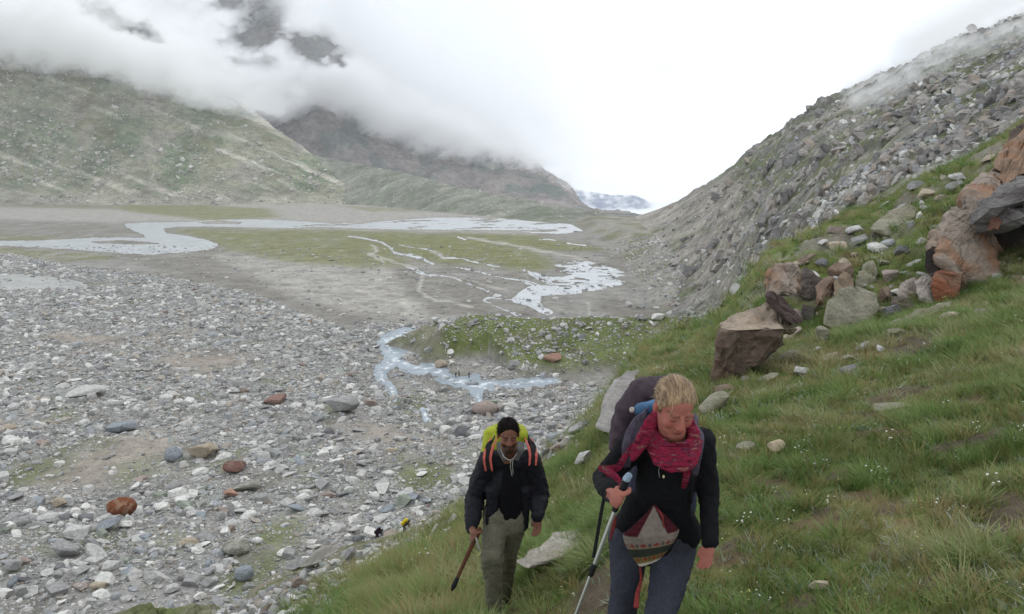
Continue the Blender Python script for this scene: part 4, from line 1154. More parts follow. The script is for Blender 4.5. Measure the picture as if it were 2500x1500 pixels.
m_red = rock_mat("red_orange_stone", C(126, 80, 60), stain=C(122, 100, 84), crack=1.5)
m_darkst = rock_mat("hollow_shade_stone", C(46, 42, 40), stain=C(64, 52, 44))  # near-black colour paints the shade inside the hollows
m_layer = rock_mat("layered_dark_grey_stone", C(108, 105, 103), stain=C(76, 70, 68), crack=1.3)
m_lich = rock_mat("lichened_grey_stone", C(140, 136, 120), stain=C(112, 110, 86))

def foot_k(u, v, y):
    k = float(ray_hit([hill], [u], [v])[1][0]) / y
    return k if 0.6 < k < 1.3 else 1.0
KB_, KC_, KO_ = foot_k(1780, 930, 16.4), foot_k(2310, 736, 17.4), foot_k(2480, 690, 17.2)
# big brown block with a pale sloping top and a dark undercut front
blk = empty("split_block", PV(1835, 900, 17 * KB_)); tag(blk, "big brown block with pale sloping top jutting from the grass slope", "boulder")
hull_rock("front_face", [(1737,955,16.4),(1757,808,16.3),(1758,792,16.9),(1796,812,16.2),(1905,806,16.4),(1908,838,16.6),(1862,872,16.5),(1830,905,16.4),(1780,935,16.4),(1740,940,17.6),(1900,830,17.9),(1760,795,17.9)], rock_mat("dark_brown_stone", C(100, 86, 76), stain=C(110, 86, 70), crack=0.8), parent=blk, kd=KB_, seed=3)
hull_rock("top_slab", [(1756,803,16.5),(1764,785,16.9),(1800,808,16.15),(1904,803,16.35),(1940,803,17.2),(1915,762,17.8),(1876,738,18.2),(1800,768,18.0),(1800,812,17.9),(1938,815,17.9)], rock_mat("tan_grey_stone", C(150, 136, 120), stain=C(132, 112, 92)), parent=blk, kd=KB_, seed=4)
hull_rock("dark_slanting_slab", [(1869,715,17.2),(1886,712,17.0),(1905,735,16.9),(1958,786,16.9),(1942,796,16.7),(1900,762,16.7),(1872,736,16.9),(1960,780,17.8),(1880,710,18.2)], rock_mat("dark_slab_stone", C(70, 58, 54)), "dark brown slab leaning steeply on the big brown block", kd=KB_, seed=5)
ob = hull_rock("cracked_block", [(1872,722,17.9),(1876,668,18.2),(1896,650,18.6),(1944,648,18.8),(1952,700,18.3),(1945,716,18.2),(1900,718,17.8),(1880,724,19.5),(1950,700,20),(1910,650,20.2)], m_orange, "tan and orange block with a vertical crack above the dark slab", kd=KB_, seed=6)
hull_rock("boulder", [(1950,672,18.1),(1968,656,18.3),(2006,680,18.2),(2010,712,18.0),(2004,738,17.8),(1965,742,17.7),(1950,712,17.8),(1990,690,19.5),(1960,720,19.4)], rock_mat("mottled_dark_stone", C(92, 84, 78), stain=C(58, 52, 48)), "mottled dark boulder beside the cracked orange block", seed=7)
hull_rock("boulder", [(1988,696,18),(2030,676,18.4),(2042,716,18.2),(2030,752,17.8),(1990,760,17.6),(2000,735,17.4),(2010,700,19.6),(2040,740,19.4)], rock_mat("brown_grey_stone", C(112, 96, 84), stain=C(124, 102, 84)), "brown-grey boulder between the mottled and the rounded lichened one", seed=8)
hull_rock("boulder", [(2036,690,18.4),(2060,662,18.8),(2084,680,18.8),(2084,740,18.2),(2050,748,18.0),(2040,740,18.0),(2060,700,20)], rock_mat("ochre_stone", C(134, 118, 100), stain=C(112, 98, 84)), "ochre block with fine cracks behind the lichened boulder", seed=9)
hull_rock("boulder", [(2010,792,16.7),(2018,740,16.8),(2046,706,17.1),(2098,700,17.4),(2140,716,17.4),(2150,752,17.2),(2120,795,16.8),(2060,812,16.6),(2080,740,18.6),(2040,800,18.4),(2140,790,18.4)], m_lich, "large rounded lichened boulder in the outcrop's middle", seed=10, amp=0.02)
hull_rock("boulder", [(2092,700,18.6),(2096,672,18.8),(2112,640,19.2),(2130,636,19.4),(2142,650,19.3),(2138,676,18.9),(2148,686,18.7),(2118,702,18.4),(2120,670,20.4)], m_lich, "pale pointed boulder standing above the rounded lichened one", seed=11)
hull_rock("boulder", [(2188,716,18.0),(2204,690,18.3),(2232,680,18.6),(2256,700,18.4),(2262,728,18.0),(2230,736,17.9),(2200,730,17.9),(2230,700,19.8)], rock_mat("pinkish_grey_stone", C(150, 140, 132)), "pinkish grey boulder left of the orange-red wall", seed=12)
hull_rock("boulder", [(2236,690,18.3),(2276,670,18.6),(2284,742,17.9),(2244,738,17.8),(2262,676,20),(2280,720,20)], rock_mat("light_slab_stone", C(154, 146, 138)), "pale slab wedged against the orange-red wall", seed=13)
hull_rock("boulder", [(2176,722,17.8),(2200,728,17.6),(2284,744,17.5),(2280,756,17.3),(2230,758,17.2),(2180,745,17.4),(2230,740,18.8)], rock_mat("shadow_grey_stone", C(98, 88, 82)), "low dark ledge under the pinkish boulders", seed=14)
hull_rock("ledge_rock", [(2120,812,16.9),(2170,790,17.0),(2228,764,17.2),(2300,742,17.5),(2322,738,17.5),(2316,752,17.1),(2240,782,16.8),(2160,812,16.5),(2130,822,16.5),(2220,775,18.2)], m_lich, "long low mossy rock ledge rising to the right in the grass", cat="rock ledge", seed=15)

crag = empty("stained_crag", PV(2340, 740, 18.5 * KC_)); tag(crag, "tall orange-stained crag with a red patch and dark round hollow", "rock crag")
hull_rock("main_face", [(2290,655,17.9),(2294,600,18.2),(2300,560,18.8),(2325,535,19.2),(2384,536,19.4),(2410,566,19.2),(2432,610,18.8),(2446,660,18.4),(2440,700,18.1),(2380,730,17.8),(2340,668,17.7),(2300,660,22),(2440,660,21.5),(2350,545,22.5)], m_orange, parent=crag, kd=KC_, seed=21, cuts=10)
hull_rock("left_flank", [(2262,640,18.6),(2264,606,18.9),(2280,570,19.4),(2306,545,19.9),(2304,560,19.0),(2294,606,18.4),(2288,660,18.2),(2270,665,18.4),(2290,600,21)], rock_mat("warm_grey_stone", C(146, 130, 114), stain=C(140, 104, 80)), parent=crag, kd=KC_, seed=22)
hull_rock("round_hollow", [(2257,648,18.2),(2262,615,18.3),(2278,602,18.3),(2295,606,18.2),(2296,640,18.0),(2288,668,17.9),(2266,670,18.0),(2275,640,19.0)], m_darkst, parent=crag, kd=KC_, seed=23, amp=0.02)  # solid block coloured near-black to look like a shaded hollow
hull_rock("red_block", [(2280,664,17.8),(2292,656,17.7),(2346,668,17.5),(2344,720,17.3),(2336,738,17.3),(2284,742,17.5),(2276,700,17.6),(2340,700,19.4),(2285,700,19.4)], m_red, parent=crag, kd=KC_, seed=24)
hull_rock("upper_slab", [(2318,545,19.4),(2330,508,20.2),(2366,462,21.5),(2420,415,23.0),(2450,400,24.0),(2436,440,22.2),(2420,500,20.3),(2404,552,19.3),(2384,556,19.2),(2400,470,24),(2340,520,23)], m_orange, parent=crag, kd=KC_, seed=25, cuts=10)
hull_rock("top_spur", [(2440,405,23.2),(2470,350,25),(2500,330,26),(2540,300,27),(2540,380,24),(2500,420,22.5),(2450,450,21.6),(2480,380,27)], rock_mat("upper_brown_stone", C(134, 112, 94), stain=C(132, 100, 76)), parent=crag, kd=KC_, seed=26)
ovh = empty("layered_overhang", PV(2470, 640, 18.5 * KO_)); tag(ovh, "dark grey layered overhang with a black hollow at the right edge", "rock crag")
hull_rock("upper_layer", [(2384,530,18.6),(2396,500,18.8),(2450,460,19.6),(2520,432,20),(2620,400,20),(2620,470,18.4),(2500,490,17.9),(2420,512,17.9),(2390,536,18.2),(2500,440,23)], m_layer, parent=ovh, kd=KO_, seed=31)
hull_rock("middle_layer", [(2384,548,18.5),(2420,516,18.3),(2500,494,18.2),(2620,470,18.4),(2620,530,17.8),(2500,528,17.8),(2440,548,18.0),(2392,560,18.4),(2480,500,22)], m_layer, parent=ovh, kd=KO_, seed=32)
hull_rock("brown_block", [(2414,560,17.9),(2420,530,18.0),(2444,510,18.1),(2462,512,18.1),(2450,540,17.9),(2432,564,17.8),(2440,530,19.2)], rock_mat("red_brown_stone", C(106, 76, 64)), parent=ovh, kd=KO_, seed=33)
hull_rock("dark_hollow", [(2400,560,19.8),(2620,520,19.6),(2620,700,19.6),(2480,668,19.4),(2446,640,19.6),(2412,580,19.8),(2500,600,24)], m_darkst, parent=ovh, kd=KO_, seed=34)  # solid block; the hollow's deep shade is put into its colour
hull_rock("boulder", [(2384,665,17.8),(2400,652,17.9),(2428,650,17.9),(2440,668,17.7),(2420,682,17.5),(2390,684,17.5),(2410,670,18.6)], m_brown, "brown boulder at the foot of the orange crag", seed=41)
hull_rock("boulder", [(2462,684,17.2),(2480,662,17.4),(2530,640,17.6),(2530,680,17.0),(2490,682,16.9),(2500,670,18.4)], m_orange, "orange-brown slab lying in the mouth of the black hollow", seed=42)
hull_rock("boulder", [(2462,700,17.0),(2500,676,17.1),(2540,670,17.1),(2540,690,16.8),(2480,706,16.7),(2500,690,17.8)], m_brown, "flat brown slab below the orange-brown slab at the right edge", seed=43)
hull_rock("boulder", [(2460,345,27),(2468,322,28),(2500,300,29),(2530,290,29),(2530,350,27),(2476,370,26.5),(2490,340,30)], rock_mat("dusky_stone", C(84, 72, 64)), "dark brown rock at the top of the outcrop's right edge", seed=44)
up = hull_rock("boulder", [(2125,560,29),(2133,544,29.3),(2180,512,30),(2222,498,30.3),(2240,510,30),(2232,530,29.4),(2190,556,28.6),(2182,576,28.3),(2160,574,28.3),(2150,562,28.5),(2190,520,32)], m_lich, "elongated pale boulder lying alone in the upper grass slope", seed=51, amp=0.02)
V6 = [
 (2237,511,2254,537,"whitish",'cut',"small bright white rock at the elongated pale boulder's right end",81,0,None),
 (2216,534,2236,558,"mid grey",'cut',"small grey rock under the elongated boulder's right end",82,0,None),
 (2248,500,2270,512,"pale grey",'cut',"thin pale slab above the bright white rock",83,0,None),
 (1992,578,2026,606,"pale grey",'cut',"pale rock half sunk in grass near the outcrop's left crest",84,-30,None),
 (2296,752,2352,796,"tan",'round',"cream lichened stone in the grass below the red block",85,-20,None),
 (2402,731,2434,752,"tan",'cut',"small cream stone in the grass near the right edge",86,-10,None),
 (1860,845,1904,872,"pale grey",'round',"grey stone tucked under the big brown block's right end",87,0,m_lich),
 (1842,868,1862,880,"pale grey",'round',"tiny stone left of the one under the brown block",88,0,m_lich),
 (1908,790,1966,838,"pinkish",'cut',"pinkish white boulder right of the big brown block",89,-35,rock_mat("pale_pink_stone", C(164, 150, 140))),
 (1988,782,2040,838,"mid grey",'cut',"grass-topped grey boulder below the rounded lichened one",90,-35,m_lich),
 (1904,848,1964,886,"greenish grey",'round',"low rounded mossy stone below the pinkish white boulder",91,-20,m_lich),
 (1982,842,2012,862,"pale grey",'slab',"small flat stone in the grass right of the mossy stone",92,-20,None),
 (2048,858,2090,888,"mid grey",'cut',"weathered stone in the grass beneath the long ledge",93,-20,m_lich),
 (1702,942,1792,1020,"greenish grey",'round',"pale lichened boulder just behind the woman's shoulder",94,-35,m_lich),
 (1736,938,1800,962,"tan",'cut',"brown stone under the lower tip of the big brown block",95,-10,m_brown),
 (1796,1074,1850,1108,"tan",'round',"cream stone in the grass right of the woman's arm, left of two",96,-15,m_lich),
 (1868,1070,1924,1110,"tan",'cut',"cream broken stone in the grass, right of its twin",97,-10,rock_mat("cream_stone", C(176, 160, 136))),
 (1974,1416,2028,1446,"tan",'slab',"flat tan stone in the foreground grass at the bottom",98,0,None),
 (1955,728,2012,792,"dark grey",'cut',"dark angular rock below the mottled dark boulder",101,-20,rock_mat("shade_stone", C(84, 78, 74), crack=1.5)),
 (1902,694,1962,748,"mid grey",'block',"grey block filling the gap right of the dark slanting slab",102,-15,rock_mat("gap_stone", C(122, 112, 104), crack=1.5)),
 (2026,632,2096,700,"tan",'block',"brown block directly above the ochre block",103,-10,m_brown),
 (2142,684,2196,748,"mid grey",'cut',"grey-brown rock right of the rounded lichened boulder",104,-25,m_brown),
 (2150,735,2216,778,"dark grey",'slab',"dark flat rock at the foot of the pinkish boulder",105,-12,None),
 (1926,742,1962,792,"pinkish",'cut',"small pinkish wedge between the slanting slab and dark rock",106,-40,None),
 (1846,905,1905,940,"tan",'cut',"tan rock just below the brown block's right corner",107,-25,m_lich),
 (2060,560,2140,606,"mid grey",'slab',"long grey slab in the grass left of the elongated boulder",108,-28,None),
 (1940,610,2000,650,"mid grey",'block',"grey outcrop block at the left crest above the cracked block",109,-30,m_brown),
 (2140,984,2232,1008,"pale grey",'slab',"low pale rock slab below the bare earth scar",99,-4,m_lich),
]
for (u0, v0, u1, v1, colr, sty, lab, seed, roll, mt) in V6:
    box_rock(u0, v0, u1, v1, colr, sty, lab, seed, roll, 0.8, 3, mat=mt, sink=0.1)
# grey ribbed slab behind the woman, and the pale flat rock between the two hikers
for nm, pts, lab, sd, mt in (
  ("slab_outcrop", [(1452,1050,17.2),(1470,985,18),(1500,935,19),(1530,905,20),(1560,905,20),(1550,960,18.6),(1520,1010,17.6),(1490,1060,16.9),(1500,960,21)], "grey ribbed slab outcrop behind the woman's pack", 55, rock_mat("ribbed_grey_stone", C(146, 142, 138), stain=C(104, 100, 98))),
  ("flat_rock", [(1262,1370,6.9),(1290,1335,7.3),(1350,1305,7.6),(1420,1293,7.8),(1475,1292,7.8),(1480,1325,7.3),(1420,1345,7.1),(1340,1362,6.9),(1290,1388,6.7),(1400,1330,8.4),(1370,1380,7.3)], "pale flat rock in the grass between the man and the woman", 56, rock_mat("pale_flat_stone", C(166, 160, 150), stain=C(142, 134, 122))),
):
    kk2 = foot_k(pts[-3][0] if nm == 'slab_outcrop' else 1300, 1050 if nm == 'slab_outcrop' else 1372, pts[0][2]) * (1.0 if nm == 'slab_outcrop' else 0.88)
    hull_rock(nm, pts, mt, lab, cat="rock", seed=sd, amp=0.03, cuts=6, kd=kk2)

# ---- loose boulders between the named ones
OA = [(1835,840,"the big brown block"),(1912,682,"the cracked orange block"),(2080,752,"the rounded lichened boulder"),(2118,670,"the pale pointed boulder"),(2225,710,"the pinkish boulder"),(2350,640,"the stained crag"),(2182,545,"the elongated pale boulder"),(2222,780,"the mossy ledge"),(2323,775,"the cream lichened stone"),(1935,812,"the pinkish white boulder"),(2460,640,"the black hollow"),(2009,592,"the half-sunk crest rock"),(2420,500,"the layered overhang"),(1745,980,"the boulder behind the woman")]
ro = np.random.RandomState(5); seen = set(); n_ = 0
spots = [(1880,870),(1960,905),(2030,870),(2072,900),(2110,845),(2150,850),(2190,812),(2010,640),(2060,640),(2050,600),(2160,640),(2205,610),(2235,640),(2250,590),(2290,560),(2180,670),(2210,668),(2085,560),(2040,560),(1960,640),(1905,635),(2380,470),(2340,450),(2300,480),(2265,470),(2240,450),(2420,380),(2450,440),(2140,600),(1990,770),(1975,760),(2160,755),(1850,770),(1822,925),(2400,760),(2270,800),(2090,620),(2345,430)]
for (su, sv) in spots:
    w_ = ro.uniform(22, 56); h_ = w_ * ro.uniform(0.5, 0.85)
    hit = float(ray_hit([hill], [su], [sv])[1][0])
    if hit > 70: continue
    cn = ["pale grey", "mid grey", "greenish grey", "tan", "pinkish", "dark grey"][ro.randint(6)]
    sty = ["cut", "block", "cut", "slab"][ro.randint(4)]
    dd = sorted([(math.hypot(su - a, sv - b), a, b, n) for a, b, n in OA])
    def rel(d, short=False):
        du, dv = su - d[1], sv - d[2]
        s_ = ("above" if dv < 0 else "below") if abs(dv) > abs(du) * 0.5 else ""
        t_ = ("right" if du > 0 else "left") if abs(du) > abs(dv) * 0.5 else ""
        return ((t_ + " and " + s_) if (s_ and t_) else (s_ or t_ + " of")) + " " + d[3]
    lab = "%s %s rock in the grass %s" % ("small" if w_ < 36 else "mid-sized", {"cut": "angular " + cn, "block": "blocky " + cn, "slab": "flat " + cn}[sty], rel(dd[0]))
    if lab in seen: lab = lab.replace("rock in the grass", "rock") + ", near " + dd[1][3]
    seen.add(lab)
    box_rock(su - w_ / 2, sv - h_ / 2, su + w_ / 2, sv + h_ / 2, cn, sty, lab, 700 + n_, ro.uniform(-35, 10), 0.85, 3, mat=m_lich if cn == "greenish grey" else None, sink=0.12, group="loose rocks of the near outcrop"); n_ += 1
# ------------------------------------------------------------------ grass and herbs on the near hillside
def blade_mat(name, stops, rough=0.65):
    m, nt, b = newmat(name, rough, 0.25)
    oi = nt.nodes.new("ShaderNodeObjectInfo"); ge = nt.nodes.new("ShaderNodeNewGeometry")
    no = N(nt, "ShaderNodeTexNoise", Scale=0.55, Detail=3.0); nt.links.new(ge.outputs["Position"], no.inputs["Vector"])
    ma = N(nt, "ShaderNodeMath", _operation='MULTIPLY_ADD'); nt.links.new(oi.outputs["Random"], ma.inputs[0]); ma.inputs[1].default_value = 0.45
    mb = N(nt, "ShaderNodeMath", _operation='MULTIPLY_ADD'); nt.links.new(no.outputs["Fac"], mb.inputs[0]); mb.inputs[1].default_value = 2.2; mb.inputs[2].default_value = -0.85
    nt.links.new(mb.outputs[0], ma.inputs[2])
    col = ramp(nt, ma.outputs[0], stops)
    nt.links.new(col, b.inputs["Base Color"])
    # a little light passes through the leaves
    tr = nt.nodes.new("ShaderNodeBsdfTranslucent"); nt.links.new(col, tr.inputs[0])
    mx = nt.nodes.new("ShaderNodeMixShader"); mx.inputs[0].default_value = 0.25
    out = nt.nodes["Material Output"]
    nt.links.new(b.outputs[0], mx.inputs[1]); nt.links.new(tr.outputs[0], mx.inputs[2]); nt.links.new(mx.outputs[0], out.inputs[0])
    return m
def tuft(name, mat, n, h, spread, width, lean, seed, segs=3):
    r = np.random.RandomState(seed); V = []; Fq = []
    for i in range(n):
        a = r.uniform(0, 6.283); rad = spread * math.sqrt(r.rand()); bx, by = rad * math.cos(a), rad * math.sin(a)
        hh = h * r.uniform(0.45, 1.1); ln = lean * r.uniform(0.3, 1.3) * hh; da = a + r.uniform(-0.9, 0.9)
        w = width * r.uniform(0.7, 1.3); px_, py_ = -math.sin(da + r.uniform(-.8, .8)), math.cos(da)
        b0 = len(V)
        for k in range(segs + 1):
            t = k / segs
            cx_ = bx + math.cos(da) * ln * t ** 1.8; cy_ = by + math.sin(da) * ln * t ** 1.8; cz = hh * (t - 0.28 * t * t * lean)
            ww = w * (1 - t ** 1.5) + 0.0003
            if k < segs: V += [(cx_ - px_ * ww, cy_ - py_ * ww, cz - 0.01), (cx_ + px_ * ww, cy_ + py_ * ww, cz - 0.01)]
            else: V += [(cx_, cy_, cz)]
        for k in range(segs - 1): Fq.append((b0 + 2 * k, b0 + 2 * k + 1, b0 + 2 * k + 3, b0 + 2 * k + 2))
        k = segs - 1; Fq.append((b0 + 2 * k, b0 + 2 * k + 1, b0 + 2 * k + 2, b0 + 2 * k + 2))
    V = np.array(V); q = np.array([f for f in Fq if f[2] != f[3]], int).reshape(-1, 4); t = np.array([f[:3] for f in Fq if f[2] == f[3]], int).reshape(-1, 3)
    return mesh_from(name, V, [a for a in (q, t) if len(a)], mat, True, link=False)
m_g1 = blade_mat("green_grass", [(0.0, C(84, 110, 50)), (0.35, C(110, 134, 70)), (0.6, C(130, 141, 88)), (0.85, C(154, 152, 112)), (1.0, C(164, 156, 124))])
m_g2 = blade_mat("dry_grass", [(0.0, C(96, 100, 54)), (0.4, C(132, 126, 78)), (0.8, C(158, 142, 100)), (1.0, C(140, 116, 84))])
m_g3 = blade_mat("silvery_leaves", [(0.0, C(90, 108, 72)), (0.5, C(136, 146, 124)), (1.0, C(186, 188, 174))])
m_g4 = blade_mat("low_green_leaves", [(0.0, C(58, 80, 34)), (0.5, C(84, 104, 46)), (1.0, C(112, 112, 62))])
gl = []
for i in range(3): gl.append(tuft("a_long_grass_%d" % i, m_g1, 24, 0.20, 0.07, 0.0028, 1.1, 10 + i))
for i in range(3): gl.append(tuft("b_short_grass_%d" % i, m_g1, 30, 0.085, 0.10, 0.0028, 0.7, 20 + i, 2))
for i in range(2): gl.append(tuft("c_dry_grass_%d" % i, m_g2, 26, 0.20, 0.08, 0.0024, 1.0, 30 + i))
for i in range(2): gl.append(tuft("d_silver_herb_%d" % i, m_g3, 18, 0.07, 0.06, 0.006, 1.2, 40 + i, 2))
for i in range(2): gl.append(tuft("e_low_leaf_%d" % i, m_g4, 30, 0.06, 0.10, 0.007, 1.2, 50 + i, 2))
def flowers(name, c, seed):
    """low stems with small open heads"""
    r = np.random.RandomState(seed); V = []; Fq = []
    for i in range(5):
        x0, y0, h = r.uniform(-.09, .09), r.uniform(-.09, .09), r.uniform(.05, .12); b0 = len(V)
        V += [(x0 - .001, y0, 0), (x0 + .001, y0, 0), (x0, y0, h)]; Fq.append((b0, b0 + 1, b0 + 2)); b0 = len(V)
        V.append((x0, y0, h + .003)); rad = r.uniform(.006, .010)
        for k in range(6): V.append((x0 + rad * math.cos(k * 1.047), y0 + rad * math.sin(k * 1.047), h + r.uniform(-.003, .003)))
        for k in range(6): Fq.append((b0, b0 + 1 + k, b0 + 1 + (k + 1) % 6))
    m, nt, b = newmat(name + "_petal", 0.7, 0.2); b.inputs["Base Color"].default_value = (*c, 1)
    return mesh_from(name, np.array(V), np.array(Fq), m, True, link=False)
gl.append(flowers("f_white_flowers", C(196, 196, 184), 1)); gl.append(flowers("g_pale_yellow_flowers", C(190, 182, 110), 2))
lib_grass = lib("grass_shapes", gl)
def grass(name, n, y0, y1, smul, seed, label, thin=1.0):
    r = np.random.RandomState(seed)
    y = np.sqrt(r.uniform(y0 ** 2, y1 ** 2, n)); a = r.uniform(-0.30, 0.78, n); x = a * y
    clump = fbm(x / 0.45, y / 0.45, 1001, 3); g = fbm(x / 1.6, y / 1.6, 131, 4); g2 = fbm(x / 5, y / 5, 135, 3); bare = fbm(x / 0.5, y / 0.5, 137, 3) * 0.6 + g * 0.5
    pm = sample(path_m, hill, x, y); sp = sample(spur, hill, x, y)
    d = np.clip(0.8 + 0.5 * clump, 0.15, 1) * (1 - 0.85 * pm) * (1 - 0.985 * sp) * (1 - 0.95 * sstep(0.12, 0.32, bare)) * thin
    d *= 1 - 0.93 * sample(scar, hill, x, y)
    d *= 1 - 0.75 * sample(outc, hill, x, y) * sstep(0.1, 0.35, fbm(x / 3, y / 3, 145, 4))
    k = r.rand(n) < d
    x, y, clump, g, g2 = x[k], y[k], clump[k], g[k], g2[k]
    z = hill.z(x, y)
    # nothing grows beyond the brow, out of sight
    m = r.rand(len(x)); lush = clump + 0.6 * g2 + 0.25 * r.normal(0, 1, len(x)) * 0.6
    # the brow left of the man carries long dry straw
    straw = np.exp(-((x / y + 0.12) / 0.09) ** 2) * (y > 6)
    idx = np.where(lush > 0.30, r.randint(0, 3, len(x)), np.where(m < 0.42, r.randint(3, 6, len(x)), np.where(m < 0.56, r.randint(6, 8, len(x)), np.where(m < 0.80, r.randint(8, 10, len(x)), r.randint(10, 12, len(x))))))
    idx = np.where((straw > 0.4) & (r.rand(len(x)) < 0.6), np.where(r.rand(len(x)) < 0.5, r.randint(6, 8, len(x)), r.randint(0, 3, len(x))), idx)
    idx = np.where(r.rand(len(x)) < 0.007, 12, np.where(r.rand(len(x)) < 0.003, 13, idx))
    sc_ = smul * r.uniform(0.7, 1.25, len(x)) * (0.85 + 0.45 * np.clip(lush, -0.6, 1)) * (1 + 0.5 * straw)
    rot = np.stack([r.uniform(-0.25, 0.25, len(x)) + 0.05, r.uniform(-0.45, 0.1, len(x)), r.uniform(0, 6.28, len(x))], -1)
    # tufts lean downhill: to the left and away
    th = rot[:, 2]; lean = r.uniform(0.0, 0.5, len(x))
    rot[:, 0] = -lean * 0.3; rot[:, 1] = -lean
    return scatter(name, np.stack([x, y, z - 0.012], -1), rot, np.repeat(sc_[:, None], 3, 1), idx, lib_grass, label)
grass("grass", 26000, 1.8, 9.5, 1.0, 71, "tussocky green grass with herbs covering the near slope")
grass("grass", 34000, 9.5, 21.0, 1.45, 72, "green grass on the slope below the outcrop")
grass("grass", 26000, 21.0, 62.0, 2.6, 73, "grass between the rocks of the outcrop")
# ------------------------------------------------------------------ people and what they carry
class Blob:
    """closed primitives grown into one continuous surface"""
    def __init__(s): s.V = []; s.F = []; s.n = 0
    def add(s, V, Fq): s.V.append(V); s.F.append(Fq + s.n); s.n += len(V)
    def ell(s, c, r, M=None):
        V, Fq = ICO[3]; V = V * np.asarray(r, float)
        if M is not None: V = V @ np.asarray(M).T
        s.add(V + np.asarray(c, float), Fq); return s
    def cone(s, a, b, ra, rb, flat=1.0, ref=(0, 1, 0), n=16):
        """tapered limb from a to b with rounded ends; flat squashes it along ref"""
        a = np.asarray(a, float); b = np.asarray(b, float); d = b - a; Ln = np.linalg.norm(d) + 1e-9; d = d / Ln
        rf = np.asarray(ref, float); rf = rf - d * (rf @ d)
        if np.linalg.norm(rf) < 1e-3: rf = np.array([1.0, 0, 0]) - d * d[0]
        rf /= np.linalg.norm(rf); sd = np.cross(d, rf)
        rings = []
        for k in range(4):
            an = math.pi / 2 * (k / 4.0); rings.append((a - d * ra * math.cos(an), ra * math.sin(an) + 1e-4))
        for t in np.linspace(0, 1, 5): rings.append((a + (b - a) * t, ra + (rb - ra) * t))
        for k in range(3, -1, -1):
            an = math.pi / 2 * (k / 4.0); rings.append((b + d * rb * math.cos(an), rb * math.sin(an) + 1e-4))
        V = []
        for c, r in rings:
            for i in range(n):
                t = 2 * math.pi * i / n; V.append(c + sd * math.cos(t) * r + rf * math.sin(t) * r * flat)
        V = np.array(V); Fq = []
        for k in range(len(rings) - 1):
            for i in range(n):
                j = (i + 1) % n; p, q, u_, w = k * n + i, k * n + j, (k + 1) * n + j, (k + 1) * n + i
                Fq += [(p, q, u_), (p, u_, w)]
        c0 = len(V); V = np.vstack([V, rings[0][0], rings[-1][0]])
        for i in range(n):
            j = (i + 1) % n; Fq += [(c0, j, i), (c0 + 1, (len(rings) - 1) * n + i, (len(rings) - 1) * n + j)]
        s.add(V, np.array(Fq)); return s
    def chain(s, pts, rad, flat=1.0, ref=(0, 1, 0), n=16):
        for i in range(len(pts) - 1): s.cone(pts[i], pts[i + 1], rad[i], rad[i + 1], flat, ref, n)
        return s
    def grow(s, name, voxel, mat, smooth=4, disp=None, colf=None, parent=None):
        tmp = mesh_from("tmp", np.vstack(s.V), np.vstack(s.F))
        md = tmp.modifiers.new("r", 'REMESH'); md.mode = 'VOXEL'; md.voxel_size = voxel
        sm = tmp.modifiers.new("s", 'SMOOTH'); sm.iterations = smooth; sm.factor = 0.5
        dg = bpy.context.evaluated_depsgraph_get(); me = D.meshes.new_from_object(tmp.evaluated_get(dg))
        old = tmp.data; D.objects.remove(tmp); D.meshes.remove(old)
        co = np.empty(len(me.vertices) * 3); me.vertices.foreach_get("co", co); co = co.reshape(-1, 3)
        if disp is not None:
            no = np.empty(len(me.vertices) * 3); me.vertices.foreach_get("normal", no); no = no.reshape(-1, 3)
            co = disp(co, no); me.vertices.foreach_set("co", co.ravel().astype(np.float32))
        me.polygons.foreach_set("use_smooth", np.ones(len(me.polygons), bool))
        if colf is not None:
            c = colf(co); c = np.concatenate([c, np.ones((len(c), 1))], 1)
            at = me.attributes.new("Col", 'FLOAT_COLOR', 'POINT'); at.data.foreach_set("color", c.ravel().astype(np.float32))
        me.materials.clear(); me.materials.append(mat); me.name = name; me.update()
        o = D.objects.new(name, me); COL.objects.link(o)
        if parent is not None: o.parent = parent
        return o
def folds(amp, s1, s2, seed, dirv=(0, 0, 1)):
    """soft cloth folds"""
    def f(co, no):
        d = noise3(co * np.array([1, 1, 0.45]), s1, seed, 3) * amp + noise3(co, s2, seed + 5, 2) * amp * 0.4
        return co + no * d[:, None]
    return f
def cloth_mat(name, c, rough=0.9, scale=60, k=0.25, vcol=False, bump=0.3):
    m, nt, b = newmat(name, rough, 0.15)
    tc = nt.nodes.new("ShaderNodeTexCoord")
    n1 = N(nt, "ShaderNodeTexNoise", Scale=float(scale), Detail=4.0); nt.links.new(tc.outputs["Object"], n1.inputs["Vector"])
    n2 = N(nt, "ShaderNodeTexNoise", Scale=scale / 8.0, Detail=3.0); nt.links.new(tc.outputs["Object"], n2.inputs["Vector"])
    col = N(nt, "ShaderNodeAttribute", _attribute_name="Col").outputs["Color"] if vcol else tuple(c)
    col = mulmix(nt, col, ramp(nt, n1.outputs["Fac"], [(0.3, 1 - k), (0.7, 1 + k)]), 1.0)
    col = mulmix(nt, col, ramp(nt, n2.outputs["Fac"], [(0.3, 1 - k), (0.7, 1 + k)]), 1.0)
    nt.links.new(col, b.inputs["Base Color"])
    bp = N(nt, "ShaderNodeBump", Strength=bump, Distance=0.004); nt.links.new(n1.outputs["Fac"], bp.inputs["Height"]); nt.links.new(bp.outputs[0], b.inputs["Normal"])
    return m
m_skin = cloth_mat("skin", (1, 1, 1), 0.55, 90, 0.05, True, 0.1)
m_skin.node_tree.nodes["Principled BSDF"].inputs["Subsurface Weight"].default_value = 0.08
m_skin.node_tree.nodes["Principled BSDF"].inputs["Subsurface Radius"].default_value = (0.012, 0.004, 0.002)
m_black = cloth_mat("black_fleece", C(17, 17, 20)); m_jack = cloth_mat("dark_jacket_nylon", C(24, 24, 30), 0.6, 30); m_tee = cloth_mat("black_cotton", C(11, 11, 14))
